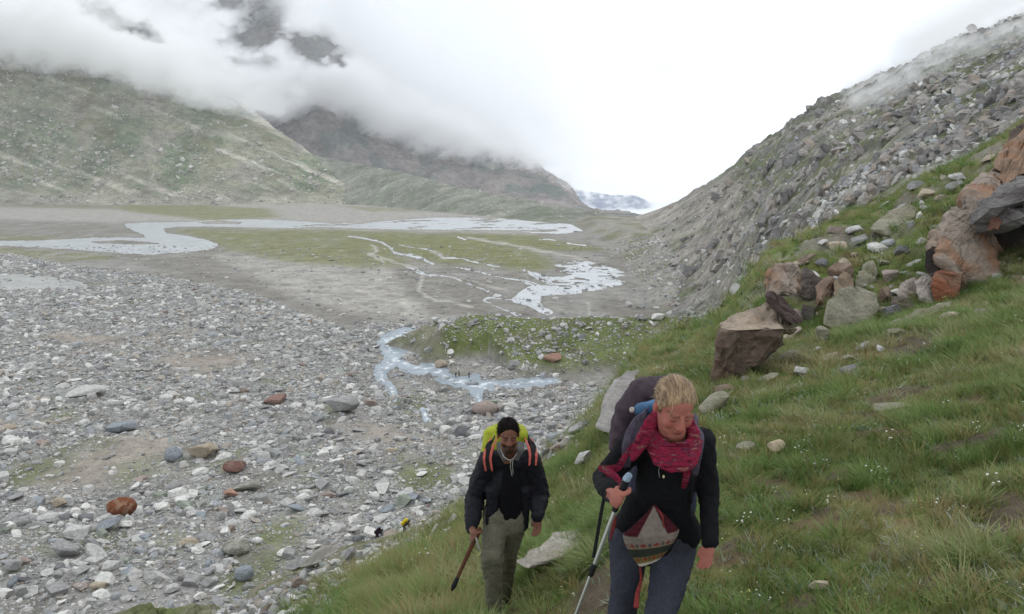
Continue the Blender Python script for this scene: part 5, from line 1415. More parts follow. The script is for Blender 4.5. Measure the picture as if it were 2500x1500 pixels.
m_slate = cloth_mat("slate_trouser_cloth", C(50, 52, 61), 0.85, 80, 0.15); m_khaki = cloth_mat("khaki_trouser_cloth", C(96, 94, 80), 0.85, 70, 0.15)
m_boot = cloth_mat("dark_boot_leather", C(48, 40, 34), 0.6)
m_pack = cloth_mat("navy_pack_nylon", C(40, 42, 56), 0.65, 40); m_cover = cloth_mat("purple_brown_cover", C(62, 52, 58), 0.75, 25)
m_blue = cloth_mat("blue_nylon", C(60, 90, 120), 0.55); m_yellow = cloth_mat("yellow_pack_cover_nylon", C(142, 148, 42), 0.5, 20, 0.12); m_yell2 = cloth_mat("deep_yellow_nylon", C(214, 186, 20), 0.6, 5, 0.1)
m_salmon = cloth_mat("salmon_webbing", C(182, 92, 82), 0.75); m_web = cloth_mat("black_webbing", C(26, 26, 28), 0.7)
m_strapg = cloth_mat("grey_purple_padding", C(66, 60, 72), 0.8)
m_cord = cloth_mat("pale_cord", C(150, 150, 146), 0.8); m_redcord = cloth_mat("dull_red_cord", C(112, 46, 44), 0.9)
m_metal, _nt, _b = newmat("brushed_pole_metal", 0.35, 0.5); _b.inputs["Metallic"].default_value = 0.7; _b.inputs["Base Color"].default_value = (*C(150, 152, 146), 1)
m_wood = rock_mat("dark_stick_wood", C(82, 52, 36), scale=6.0); m_rub = cloth_mat("black_rubber", C(22, 22, 24), 0.6)

class Head:
    """head frame: x towards picture right, f forward, z up"""
    def __init__(s, c, pitch, yaw, roll, k=1.0):
        s.c = np.array(c, float); s.k = k
        cp, sp = math.cos(pitch), math.sin(pitch)
        F = np.array([0, -cp, -sp]); U = np.array([0, -sp, cp]); X = np.array([1.0, 0, 0])
        Rz = np.array(Matrix.Rotation(yaw, 3, 'Z')); Ry = np.array(Matrix.Rotation(roll, 3, 'Y'))
        s.M = (Ry @ Rz @ np.stack([X, F, U], 1))
    def p(s, x, f, z): return s.c + s.M @ (np.array([x, f, z]) * s.k)
    def loc(s, co): return (co - s.c) @ s.M / s.k
    def build(s, b, beard=False, neck=None):
        k = s.k
        E = lambda c, r: b.ell(s.p(*c), np.array(r) * k, s.M)
        E((0, -.012, .030), (.074, .096, .085)); E((0, .028, -.03), (.062, .066, .082)); E((0, .062, -.094), (.030, .028, .026))
        E((0, .045, -.07), (.048, .045, .04))
        for sx in (-1, 1):
            E((sx * .036, .060, -.034), (.027, .024, .030)); E((sx * .078, -.008, -.012), (.009, .018, .031)); E((sx * .032, .074, .001), (.016, .013, .011))
            E((sx * .012, .099, -.034), (.009, .010, .008)); E((sx * .032, .080, .020), (.026, .012, .007))
        b.cone(s.p(0, .086, .012), s.p(0, .108, -.028), .009 * k, .0125 * k)
        E((0, .094, -.057), (.024, .010, .006)); E((0, .092, -.070), (.020, .010, .007))
        if beard: E((0, .066, -.092), (.042, .036, .036))
        b.cone(s.p(0, -.035, -.03), neck, .056 * k, .062 * k)
    def sculpt(s, co, no):
        q = s.loc(co)
        for sx in (-1, 1):
            g = np.exp(-(((q[:, 0] - sx * .030) / .016) ** 2 + ((q[:, 2] - .009) / .007) ** 2 + ((q[:, 1] - .085) / .03) ** 2))
            co = co - (s.M[:, 1] * s.k * .006) * g[:, None]
            g = np.exp(-(((q[:, 0] - sx * .017) / .006) ** 2 + ((q[:, 2] - .004) / .012) ** 2 + ((q[:, 1] - .085) / .03) ** 2))
            co = co - (s.M[:, 1] * s.k * .006) * g[:, None]
        g = np.exp(-((q[:, 0] / .022) ** 2 + ((q[:, 2] + .0635) / .0025) ** 2 + ((q[:, 1] - .095) / .03) ** 2))
        return co - (s.M[:, 1] * s.k * .004) * g[:, None]
    def paint(s, co, skin, lip, brow, flush):
        q = s.loc(co); c = np.tile(skin, (len(co), 1)); fr = q[:, 1] > .03
        inh = (np.abs(q) < .16).all(1)
        def blend(cc, m): 
            nonlocal c
            m = np.clip(m * inh, 0, 1); c = c * (1 - m[:, None]) + np.asarray(cc) * m[:, None]
        ff = sstep(.03, .06, q[:, 1])
        for sx in (-1, 1):
            blend(flush, .55 * ff * np.exp(-(((q[:, 0] - sx * .04) / .02) ** 2 + ((q[:, 2] + .03) / .02) ** 2)))
            blend(brow, .85 * ff * (np.abs(q[:, 0] - sx * .033) < .022) * np.exp(-((q[:, 2] - .0235 + 6 * (np.abs(q[:, 0]) - .033) ** 2) / .0042) ** 2))
            blend(np.array([.02, .015, .012]), .85 * ff * np.exp(-(((q[:, 0] - sx * .032) / .014) ** 4 + ((q[:, 2] + .0065) / .0032) ** 2)))
            blend(flush, .5 * np.exp(-(((np.abs(q[:, 0]) - .08) / .02) ** 2 + ((q[:, 2] + .012) / .03) ** 2)) * (np.abs(q[:, 1]) < .04))
        blend(flush, .6 * ff * np.exp(-((q[:, 0] / .014) ** 2 + ((q[:, 2] + .03) / .014) ** 2)))
        blend(lip, .9 * ff * np.exp(-((q[:, 0] / .021) ** 4 + ((q[:, 2] + .0635) / .0105) ** 4)))
        blend(lip * 0.35, .9 * ff * np.exp(-((q[:, 0] / .02) ** 4 + ((q[:, 2] + .0635) / .0022) ** 2)))
        return c
def hair(hd, name, parent, mat, hairline, grow, streak, vox=.005, curly=False, side=.0):
    """cap of hair over the skull"""
    V, Fq = ICO[5]; V = V.copy(); n = V / np.linalg.norm(V, axis=1, keepdims=True)
    L_ = n * np.array([.074, .096, .085]) + np.array([0, -.012, .030])
    az = np.arctan2(n[:, 0], n[:, 1])
    ln = np.arctan2(n[:, 2] - .1, n[:, 1])          # strands are combed back over the crown
    st = fbm(np.arctan2(n[:, 0], np.hypot(n[:, 1], n[:, 2])) * streak * 2.2, ln * 0.8, 5, 3, 0.6) * 1.4
    edge = hairline - 0.10 * np.clip(np.abs(L_[:, 0]) - .03, 0, 1) * 9 * np.clip(np.abs(L_[:, 0]) - .03, 0, 1) * 9 + 0.55 * np.abs(n[:, 0]) ** 2.2 * -0.10 + 0.006 * vnoise(az * 9, n[:, 2] * 4, 3)
    z = L_[:, 2]; f = L_[:, 1]
    front = sstep(-.01, .035, f)
    cut = edge * front + (1 - front) * (-.075 + side)
    m = z - cut          # above the hairline
    L_ = L_ + n * (grow * np.clip(m / .012, -1.2, 1) + np.clip(m, 0, .05) * 0.05 + 0.0024 * st)[:, None]
    co = hd.c + (L_ * hd.k) @ hd.M.T
    keep = (m > -.012)[Fq].all(1)
    # loose locks and short curls over the cap, so the outline is not smooth
    r = np.random.RandomState(8); ids = r.choice(np.where(m > 0.0)[0], 1500 if curly else 1100); nb_ = n[ids]
    if curly: dr = nb_ * 0.8 + r.normal(0, .55, nb_.shape); ln_, wd = .011, .0016
    else:
        dr = np.stack([0 * nb_[:, 0], -nb_[:, 2] - .1, nb_[:, 1]], -1); dr /= np.linalg.norm(dr, axis=1, keepdims=True) + 1e-6
        dr = dr + nb_ * 0.10 + r.normal(0, .10, nb_.shape); ln_, wd = .034, .0011
    sdv_ = np.cross(dr, nb_); sdv_ /= np.linalg.norm(sdv_, axis=1, keepdims=True) + 1e-6
    p0 = L_[ids] + nb_ * .0005; tip_ = p0 + dr * (ln_ * r.uniform(.5, 1.2, (len(ids), 1)))
    K = np.stack([p0 - sdv_ * wd, p0 + sdv_ * wd, tip_], 1).reshape(-1, 3)
    co = np.vstack([co, hd.c + (K * hd.k) @ hd.M.T]); T_ = len(V) + np.arange(len(K)).reshape(-1, 3)
    st = np.concatenate([st, np.repeat(r.uniform(-1, 1, len(ids)), 3)])
    o = mesh_from(name, co, [Fq[keep], T_], mat, True, {"st": (st * 0.5 + 0.5)}, parent)
    return o
def hair_mat(name, c1, c2, rough=0.5):
    m, nt, b = newmat(name, rough, 0.35 if c1[0] > 0.03 else 0.04)
    at = N(nt, "ShaderNodeAttribute", _attribute_name="st")
    col = mulmix(nt, tuple(c1), tuple(c2), ramp(nt, at.outputs["Fac"], [(0.3, 0.0), (0.7, 1.0)]), 'MIX'); nt.links.new(col, b.inputs["Base Color"])
    return m
def ribbon(name, pts, w, th, mat, parent, ref=(0, 1, 0), ns=24, wv=0.0, colf=None, seed=0):
    """flat band through pts with width w and thickness th; wv waves the width"""
    pts = np.array([np.array(p, float) for p in pts]); t = np.linspace(0, len(pts) - 1, ns)
    c = np.stack([np.interp(t, range(len(pts)), pts[:, k]) for k in range(3)], -1)
    for _ in range(3): c[1:-1] = (c[:-2] + 2 * c[1:-1] + c[2:]) / 4
    tg = np.gradient(c, axis=0); tg /= np.linalg.norm(tg, axis=1, keepdims=True)
    rf = np.asarray(ref, float); sd = np.cross(tg, rf); sd /= np.linalg.norm(sd, axis=1, keepdims=True) + 1e-9; nr = np.cross(sd, tg)
    W = np.interp(t, np.linspace(0, len(pts) - 1, len(w)), w) if hasattr(w, '__len__') else np.full(ns, w)
    m = 9; V = []; 
    for sgn in (1, -1):
        for i in range(ns):
            for j in range(m):
                s_ = j / (m - 1) * 2 - 1
                V.append(c[i] + sd[i] * s_ * W[i] + nr[i] * (sgn * th * (1 - 0.7 * s_ ** 4) + wv * math.sin(s_ * 7 + seed) * (0.5 + 0.5 * math.sin(i * 0.7))))
    V = np.array(V); Fq = []; o_ = ns * m
    for i in range(ns - 1):
        for j in range(m - 1):
            a, b, d, e = i * m + j, i * m + j + 1, (i + 1) * m + j + 1, (i + 1) * m + j
            Fq += [(a, b, d, e), (o_ + e, o_ + d, o_ + b, o_ + a)]
        for j in (0, m - 1):
            a, e = i * m + j, (i + 1) * m + j; q = (a, e, o_ + e, o_ + a)
            Fq.append(q if j == 0 else q[::-1])
    for i in (0, ns - 1):
        for j in range(m - 1):
            a, b = i * m + j, i * m + j + 1; q = (a, o_ + a, o_ + b, b); Fq.append(q if i == 0 else q[::-1])
    return mesh_from(name, V, np.array(Fq), mat, True, None, parent)
def tube(name, pts, r, mat, parent=None, n=10):
    b = Blob(); pts = [np.array(p, float) for p in pts]
    rr_ = r if hasattr(r, '__len__') else [r] * len(pts)
    b.chain(pts, rr_, n=n)
    return mesh_from(name, np.vstack(b.V), np.vstack(b.F), mat, True, None, parent)
def curl_hand(b, c, axis, out, k=1.0, thumb=1):
    """fist closed round a rod through c along axis; out points from the rod to the back of the hand"""
    ax = np.array(axis, float); ax /= np.linalg.norm(ax); ou = np.array(out, float); ou -= ax * (ou @ ax); ou /= np.linalg.norm(ou); sd = np.cross(ax, ou)
    c = np.array(c, float)
    b.ell(c + ou * .022 * k, (.017 * k, .036 * k, .040 * k), np.stack([ou, sd, ax], 1))
    for i in range(4):
        o_ = ax * (-.031 + .0205 * i) * k; pts = []
        for an in np.radians([-40, 20, 75, 130, 185]):
            an = -an * thumb
            pts.append(c + o_ + (ou * math.cos(an) + sd * math.sin(an)) * (.026 - .003 * (abs(an) > 1.9)) * k)
        b.chain(pts, [.0105 * k, .0100 * k, .0095 * k, .0088 * k, .0078 * k][:5], n=10)
    p0 = c + ou * .02 * k + sd * .025 * thumb * k + ax * .028 * k
    b.chain([p0, c + sd * .034 * thumb * k + ax * .046 * k, c - ou * .016 * k + sd * .02 * thumb * k + ax * .052 * k], [.0125 * k, .0105 * k, .009 * k], n=10)
def loose_hand(b, wrist, tip, side, k=1.0, palm=(0, 1, 0)):
    """relaxed hand: palm, four unequal bent fingers, thumb off the side"""
    w = np.array(wrist, float); t = np.array(tip, float); d = t - w; Ln = np.linalg.norm(d); d /= Ln
    sd = np.array(side, float); sd -= d * (sd @ d); sd /= np.linalg.norm(sd); pn = np.cross(d, sd)
    if pn @ np.array(palm, float) < 0: pn = -pn
    pc = w + d * .048 * k
    b.ell(pc, (.036 * k, .015 * k, .050 * k), np.stack([sd, pn, d], 1)); b.cone(w - d * .02 * k, w + d * .02 * k, .026 * k, .026 * k, .8, pn)
    for i, (o_, ln) in enumerate([(-.028, .070), (-.0095, .080), (.0095, .076), (.028, .060)]):
        p0 = w + d * .082 * k + sd * o_ * k; p1 = p0 + (d * .9 + pn * .30) * ln * .45 * k; p2 = p1 + (d * .75 + pn * .65) * ln * .30 * k; p3 = p2 + (d * .45 + pn * .9) * ln * .25 * k
        b.chain([p0, p1, p2, p3], [.0098 * k, .009 * k, .0082 * k, .0068 * k], n=10)
    q0 = w + d * .028 * k - sd * .028 * k; q1 = q0 + (d * .7 - sd * .45 + pn * .3) * .035 * k; q2 = q1 + (d * .95 + pn * .25) * .028 * k
    b.chain([q0, q1, q2], [.0135 * k, .011 * k, .0085 * k], n=10)

def Q(u_, v_, y_): return np.array([float(t) for t in P(u_, v_, y_)])
def boot(b, ankle, toe, k=1.0):
    a = np.array(ankle, float); t = np.array(toe, float)
    b.cone(a, a + (0, 0, -.06 * k), .052 * k, .05 * k); b.cone(a + (0, .02, -.075 * k), t, .046 * k, .042 * k, .8, (0, 0, 1))

# ============================ the woman in front
gz = lambda x, y: float(hill.z(np.array([x]), np.array([y]))[0])
WH = Head(Q(1647, 990, 3.28), math.radians(29), math.radians(12), math.radians(2), 1.02)
wn_ = Q(1643, 1072, 3.47)
w_sR, w_sL = Q(1556, 1078, 3.56), Q(1712, 1078, 3.53); w_eR, w_eL = Q(1476, 1168, 3.60), Q(1730, 1205, 3.60)
w_wR, w_wL = Q(1491, 1208, 3.24), Q(1734, 1322, 3.47)
w_hR, w_hL = Q(1536, 1345, 3.72), Q(1646, 1345, 3.70)
kR = Q(1518, 1520, 3.70); kL = Q(1609, 1520, 3.46)
fR = np.array([kR[0] + .0, 3.78, 0]); fR[2] = gz(fR[0], fR[1]) + .10; fL = np.array([kL[0] - .02, 3.42, 0]); fL[2] = gz(fL[0], fL[1]) + .10
pole_top, pole_mid = Q(1531, 1166, 3.10), Q(1447, 1391, 3.14)
pdir = pole_mid - pole_top; pdir /= np.linalg.norm(pdir)
grip = pole_top + pdir * .092
b = Blob(); WH.build(b, neck=wn_)
b.chain([wn_, Q(1630, 1130, 3.56), Q(1615, 1235, 3.64), Q(1595, 1320, 3.70)], [.075, .115, .105, .12], .75)
for s_, e_, w_ in ((w_sR, w_eR, w_wR), (w_sL, w_eL, w_wL)): b.chain([s_, e_, w_], [.048, .040, .027])
for h_, k_, f_ in ((w_hR, kR, fR), (w_hL, kL, fL)): b.chain([h_, k_, f_], [.085, .058, .04])
b.cone(w_wR, grip + (w_wR - grip) * .4, .027, .026)
curl_hand(b, grip, -pdir, (-0.75, -0.55, 0.1), 0.98, 1)
loose_hand(b, Q(1734, 1326, 3.46), Q(1721, 1385, 3.42), (0.75, -0.65, 0), 0.86, (-1, 0.2, 0))
sk = C(140, 88, 76)
woman = b.grow("person", .0048, m_skin, 4, WH.sculpt, lambda co: WH.paint(co, sk, C(118, 58, 56), C(98, 66, 52), C(142, 72, 64)))
tag(woman, "blonde woman in black top and pink scarf walking uphill with a trekking pole", "person")
hair(WH, "hair", woman, hair_mat("blond_hair", C(92, 72, 54), C(152, 128, 96)), .080, .005, 5.0)
b = Blob(); b.chain([WH.p(0, -.09, .02), WH.p(0, -.125, -.01), WH.p(0, -.12, -.07)], [.03, .028, .016]); b.grow("hair_bun", .006, hair_mat("tied_hair", C(130, 98, 70), C(190, 160, 118)), 2, None, None, woman)
for i, (x0, x1) in enumerate([(-.05, -.062), (.052, .064)]):
    tube("hair_strand", [WH.p(x0, .05, .095), WH.p((x0 + x1) / 2, .085, .066), WH.p(x1, .086, .035)], .0012, hair_mat("loose_hair", C(150, 124, 90), C(170, 148, 110)), woman, 5)
# black long-sleeved top
b = Blob()
b.chain([Q(1641, 1092, 3.52), Q(1634, 1135, 3.56), Q(1618, 1215, 3.63), Q(1600, 1275, 3.68), Q(1592, 1308, 3.70)], [.115, .142, .138, .150, .165], .72)
b.cone(w_sR, w_sL, .070, .070)
b.chain([w_sR, w_eR, w_wR + (w_eR - w_wR) * .1], [.068, .060, .043]); b.chain([w_sL, (w_sL + w_eL) / 2, w_eL, w_wL], [.070, .058, .052, .042])
b.cone(Q(1640, 1245, 3.64), Q(1672, 1300, 3.68), .08, .085); b.cone(Q(1560, 1235, 3.64), Q(1520, 1290, 3.70), .07, .06)
b.grow("jacket", .008, m_black, 4, folds(.017, 7, 20, 3), None, woman)
b = Blob(); b.chain([w_hR + (0, 0, .10), w_hR, (w_hR + kR) / 2, kR, fR + (0, 0, .02)], [.108, .098, .078, .066, .055]); b.chain([w_hL + (0, 0, .10), w_hL, (w_hL + kL) / 2, kL, fL + (0, 0, .02)], [.112, .108, .086, .072, .058]); b.cone(w_hR + (0, 0, .05), w_hL + (0, 0, .05), .10, .10, .9)
b.grow("trousers", .009, m_slate, 3, folds(.017, 8, 24, 13), None, woman)
b = Blob(); boot(b, fR, fR + (0, -.14, -.085)); b.grow("boot", .008, m_boot, 2, None, None, woman)
b = Blob(); boot(b, fL, fL + (0, -.15, -.085)); b.grow("boot", .008, m_boot, 2, None, None, woman)
# scarf: wobbling loops round the neck, a drape on each side and loose tails
def scarf_mat():
    m, nt, b_ = newmat("pink_scarf_gauze", 0.85, 0.1)
    tc = nt.nodes.new("ShaderNodeTexCoord"); mp = N(nt, "ShaderNodeMapping"); mp.inputs["Scale"].default_value = (14, 14, 75); mp.inputs["Rotation"].default_value = (0.5, 0.9, 0.2)
    nt.links.new(tc.outputs["Object"], mp.inputs[0]); n1 = N(nt, "ShaderNodeTexNoise", Scale=1.0, Detail=3.0, Distortion=1.2); nt.links.new(mp.outputs[0], n1.inputs["Vector"])
    col = ramp(nt, n1.outputs["Fac"], [(0.28, C(42, 17, 30)), (0.40, C(86, 20, 37)), (0.5, C(122, 30, 52)), (0.60, C(66, 28, 48)), (0.68, C(126, 88, 76)), (0.72, C(98, 24, 41))])
    nt.links.new(col, b_.inputs["Base Color"]); bp = N(nt, "ShaderNodeBump", Strength=0.5, Distance=0.006); nt.links.new(n1.outputs["Fac"], bp.inputs["Height"]); nt.links.new(bp.outputs[0], b_.inputs["Normal"])
    return m
m_scarf = scarf_mat()
b = Blob(); sc0 = Q(1642, 1066, 3.44); rs = np.random.RandomState(4)
for i in range(9):
    pts = []; rx = .076 + .005 * i; drop = .008 + .0125 * i; lift = .055 - .004 * i
    for t in np.linspace(0, 2 * math.pi, 25):
        fr = (1 - math.cos(t)) / 2        # 0 behind, 1 in front
        pts.append(sc0 + np.array([rx * 1.0 * math.sin(t) * (1 + .05 * rs.randn()), .085 * math.cos(t) * (1 + .05 * i) - .01, lift * (1 - fr) - drop * fr ** 1.5 + .004 * rs.randn()]))
    b.chain(pts, [.013 + .003 * math.sin(j * 1.3 + i) for j in range(25)], n=8)
b.chain([Q(1612, 1000, 3.50), Q(1590, 1035, 3.44), Q(1568, 1075, 3.40), Q(1548, 1108, 3.39)], [.022, .034, .034, .024], .5)
b.chain([Q(1608, 1010, 3.46), Q(1588, 1060, 3.40), Q(1560, 1100, 3.385), Q(1545, 1122, 3.385)], [.018, .024, .020, .012], .6)
b.chain([Q(1680, 1020, 3.46), Q(1694, 1060, 3.40), Q(1690, 1095, 3.38)], [.020, .030, .022], .6)
b.grow("scarf", .0055, m_scarf, 2, folds(.006, 16, 40, 23), None, woman)
ribbon("scarf_tail", [Q(1545, 1085, 3.40), Q(1522, 1122, 3.40), Q(1508, 1145, 3.42), Q(1462, 1144, 3.46)], [.010, .014, .018, .014], .003, m_scarf, woman, wv=.004)
ribbon("scarf_tail", [Q(1463, 1143, 3.45), Q(1488, 1155, 3.40), Q(1508, 1172, 3.36), Q(1510, 1196, 3.34)], [.006, .022, .018, .012], .003, m_scarf, woman, wv=.005, seed=2)
ribbon("scarf_tail", [Q(1684, 1095, 3.40), Q(1682, 1130, 3.40), Q(1676, 1165, 3.42), Q(1668, 1192, 3.45)], [.018, .020, .016, .010], .003, m_scarf, woman, wv=.005, seed=4)
tube("pull_cord", [Q(1619, 1119, 3.40), Q(1612, 1135, 3.42), Q(1608, 1150, 3.44), Q(1610, 1166, 3.45)], .0012, m_cord, woman, 6)
b = Blob(); b.ell(Q(1620, 1164, 3.43), (.006, .004, .009)); b.grow("pendant", .003, cloth_mat("pendant_bone", C(206, 196, 160)), 1, None, None, woman)
ribbon("waist_cord", [Q(1563, 1385, 3.56), Q(1566, 1415, 3.55), Q(1556, 1450, 3.50), Q(1553, 1485, 3.45)], [.006, .006, .011, .012], .004, m_redcord, woman)
ribbon("waist_cord", [Q(1502, 1260, 3.52), Q(1498, 1285, 3.52), Q(1490, 1318, 3.54)], [.008, .009, .004], .003, m_redcord, woman)
# knitted hat hanging from the belt
def knit_hat():
    nt_, ns_ = 54, 72; V = []; cols = []
    cream, grn, red, yel, lin = C(112, 103, 95), C(40, 43, 37), C(112, 48, 36), C(102, 89, 52), C(60, 19, 27)
    for i in range(nt_):
        t = i / (nt_ - 1) * 1.42
        for j in range(ns_):
            a = 2 * math.pi * j / ns_; cu = math.cos(a); fr = math.sin(a)      # fr>0 front
            tt = min(t, 1.0); hw = 0.048 + 0.080 * (1 - (1 - tt) ** 1.6); dp = (0.018 + 0.030 * tt)
            cxp = 1588 + (tt - .5) * 3; cyp = 1373 - 73 * tt
            x_ = cu * hw; dz = -0.02 * cu * (1 - tt * .3) * -1      # bands climb to the right
            if t > 1:
                k_ = (t - 1) / .42; x_ = cu * hw * (1 - k_ * .93); dp *= (1 - .7 * k_); cyp -= 62 * k_; cxp += 4 * k_
            p = Q(cxp, cyp, 3.47) + np.array([x_, -fr * dp, dz + (0.0 if t <= 1 else 0)])
            V.append(p)
            c = cream * (0.92 + .16 * ((i * 7 + j * 3) % 5) / 5)
            if tt < .10: c = C(160, 152, 142)
            elif tt < .32:
                ph = (j // 3) % 2; c = yel * .8 if tt < .13 or tt > .29 else (red if ph and .17 < tt < .26 else (grn * 1.3 if (j % 3 == 1 and .15 < tt < .28) else yel * 1.1))
            elif tt < .58: c = grn * (1.0 + .25 * ((i + j) % 2))
            elif tt < .80: c = yel * .9 if tt < .61 else (red * 1.05 if (j // 3) % 2 and .65 < tt < .74 else (grn * 1.4 if j % 3 == 1 and .63 < tt < .76 else cream))
            if t > 1 and (abs(cu) > .55 or fr < 0): c = lin * (1.0 if (i % 3) else .7)
            cols.append(c)
    V = np.array(V); i = np.arange(nt_ * ns_).reshape(nt_, ns_); i2 = np.roll(i, -1, 1)
    Fq = np.stack([i[:-1], i2[:-1], i2[1:], i[1:]], -1).reshape(-1, 4)
    c0 = len(V); V = np.vstack([V, V[:ns_].mean(0), V[-ns_:].mean(0)]); cols += [C(160, 152, 142), lin]
    T3 = np.array([(c0, (j + 1) % ns_, j) for j in range(ns_)] + [(c0 + 1, (nt_ - 1) * ns_ + j, (nt_ - 1) * ns_ + (j + 1) % ns_) for j in range(ns_)])
    o = mesh_from("knit_hat", V, [Fq, T3], cloth_mat("patterned_wool", (1, 1, 1), 0.95, 220, 0.2, True, 0.8), True, {"Col": np.array(cols)})
    return tag(o, "patterned cream, green and red knitted hat hanging from the woman's waist", "hat")
hat = knit_hat()
tube("tie_string", [Q(1597, 1239, 3.47), Q(1608, 1247, 3.44), Q(1618, 1262, 3.42), Q(1620, 1282, 3.43), Q(1626, 1296, 3.45)], .0035, m_redcord, hat, 6)
# trekking pole
pt = empty("trekking_pole", tuple(Q(1370, 1640, 3.2))); tag(pt, "grey metal trekking pole with black grip in the woman's right hand", "trekking pole")
_loc = lambda o, par: (setattr(o, "matrix_parent_inverse", Matrix.Translation(-par.location)), o)[1]
tipz = pole_top + pdir * 1.05
_loc(tube("grip", [pole_top + pdir * .012, pole_top + pdir * .06, pole_top + pdir * .15], [.016, .014, .013], m_rub, pt), pt)
_loc(tube("grip_cap", [pole_top - pdir * .006 + (.004, 0, 0), pole_top + pdir * .008], [.015, .017], cloth_mat("blue_grey_rubber", C(120, 136, 150), 0.5), pt), pt)
_loc(tube("upper_shaft", [pole_top + pdir * .15, pole_mid], .0088, m_metal, pt, 14), pt)
_loc(tube("locking_collar", [pole_mid - pdir * .02, pole_mid + pdir * .022], .0125, m_rub, pt, 14), pt)
_loc(tube("lower_shaft", [pole_mid, tipz], .0070, m_metal, pt, 14), pt)
_loc(ribbon("wrist_strap", [Q(1480, 1200, 3.20), Q(1476, 1214, 3.16), Q(1488, 1226, 3.12)], .006, .0015, m_web, pt), pt)
# backpack
bp_ = empty("backpack", tuple(Q(1600, 1200, 3.85))); tag(bp_, "large navy backpack with purple-brown top cover on the woman's back", "backpack")
b = Blob(); b.cone(Q(1600, 1240, 3.90), Q(1595, 1060, 3.92), .15, .155, .8); b.cone(Q(1640, 1240, 3.88), Q(1660, 1080, 3.90), .12, .11, .8)
_loc(b.grow("pack_body", .012, m_pack, 4, folds(.012, 5, 14, 33), None, bp_), bp_)
b = Blob(); b.chain([Q(1512, 1062, 3.90), Q(1530, 1000, 3.90), Q(1570, 960, 3.92), Q(1625, 948, 3.96)], [.036, .060, .080, .066]); b.cone(Q(1500, 1090, 3.92), Q(1520, 1030, 3.92), .035, .06)
_loc(b.grow("pack_cover", .009, m_cover, 3, folds(.013, 9, 26, 36), None, bp_), bp_)
b = Blob(); b.cone(Q(1562, 1000, 3.74), Q(1600, 992, 3.74), .032, .035); _loc(b.grow("blue_pocket", .008, m_blue, 3, folds(.006, 14, 30, 37), None, bp_), bp_)
b = Blob(); b.ell(Q(1543, 1001, 3.72), (.014, .012, .016)); _loc(b.grow("buckle", .006, cloth_mat("pale_plastic", C(170, 160, 150), 0.4), 1, None, None, bp_), bp_)
_loc(ribbon("shoulder_strap", [Q(1575, 1010, 3.72), Q(1560, 1030, 3.55), Q(1545, 1058, 3.475), Q(1532, 1095, 3.455), Q(1530, 1140, 3.48)], [.030, .034, .034, .028, .016], .008, m_strapg, bp_, wv=.002), bp_)
_loc(ribbon("shoulder_strap", [Q(1690, 1020, 3.70), Q(1702, 1042, 3.52), Q(1704, 1075, 3.44), Q(1700, 1115, 3.43), Q(1696, 1160, 3.48)], [.026, .030, .030, .024, .014], .008, m_strapg, bp_), bp_)
_loc(ribbon("hanging_strap", [Q(1476, 1210, 3.46), Q(1468, 1250, 3.46), Q(1458, 1310, 3.47), Q(1449, 1362, 3.48)], .008, .0025, m_web, bp_), bp_)
_loc(ribbon("hanging_strap", [Q(1694, 1165, 3.50), Q(1689, 1190, 3.52), Q(1688, 1228, 3.55)], .007, .0025, m_web, bp_), bp_)

# ============================ the man behind
MH = Head(Q(1241, 1061, 6.10), math.radians(12), math.radians(7), math.radians(0), 1.05)
mn = Q(1244, 1112, 6.34)
m_sR, m_sL = Q(1192, 1124, 6.38), Q(1297, 1124, 6.38); m_eR, m_eL = Q(1160, 1212, 6.44), Q(1318, 1206, 6.44)
m_wR, m_wL = Q(1152, 1292, 6.22), Q(1314, 1262, 6.30)
m_hR, m_hL = Q(1211, 1278, 6.40), Q(1252, 1278, 6.42); mkR, mkL = Q(1199, 1362, 6.22), Q(1242, 1340, 6.52)
mfR = np.array([-.135, 6.32, 0]); mfR[2] = gz(mfR[0], mfR[1]) + .10; mfL = np.array([-.08, 6.85, 0]); mfL[2] = gz(mfL[0], mfL[1]) + .11
st_top, st_tip = Q(1162, 1310, 6.12), Q(1104, 1440, 5.95); sdv = st_tip - st_top; sdv /= np.linalg.norm(sdv)
b = Blob(); MH.build(b, True, mn)
b.chain([mn, Q(1243, 1150, 6.42), Q(1236, 1225, 6.44), Q(1232, 1270, 6.44)], [.085, .14, .13, .14], .72)
for s_, e_, w_ in ((m_sR, m_eR, m_wR), (m_sL, m_eL, m_wL)): b.chain([s_, e_, w_], [.06, .05, .032])
for h_, k_, f_ in ((m_hR, mkR, mfR), (m_hL, mkL, mfL)): b.chain([h_, k_, f_], [.085, .062, .042])
curl_hand(b, st_top + sdv * .005, -sdv, (-0.8, -0.5, 0.2), 1.12, 1); b.cone(m_wR, st_top + (-.012, -.01, .03), .032, .03)
loose_hand(b, m_wL, Q(1311, 1316, 6.27), (0.75, -0.65, 0), 1.08, (-1, 0.1, 0))
msk = C(108, 74, 60)
def man_paint(co):
    c = MH.paint(co, msk, C(104, 60, 54), C(30, 23, 21), C(128, 78, 64)); q = MH.loc(co)
    bd = sstep(-.038, -.052, q[:, 2] + .55 * np.abs(q[:, 0]) * -.35) * sstep(-.02, .02, q[:, 1]) * (q[:, 2] > -.15) * (np.abs(q[:, 0]) < .09)
    lipm = np.exp(-((q[:, 0] / .02) ** 4 + ((q[:, 2] + .0645) / .0075) ** 4))
    bd = np.clip(bd * (1 - lipm * .95), 0, 1) * .9
    return c * (1 - bd[:, None]) + C(40, 30, 27) * bd[:, None]
man = b.grow("person", .0062, m_skin, 3, MH.sculpt, man_paint)
tag(man, "bearded man in dark jacket and khaki trousers walking with a wooden stick", "person")
hair(MH, "hair", man, hair_mat("black_hair", C(16, 14, 14), C(34, 29, 28), 0.9), .078, .006, 22.0, curly=True, side=.046)
b = Blob()
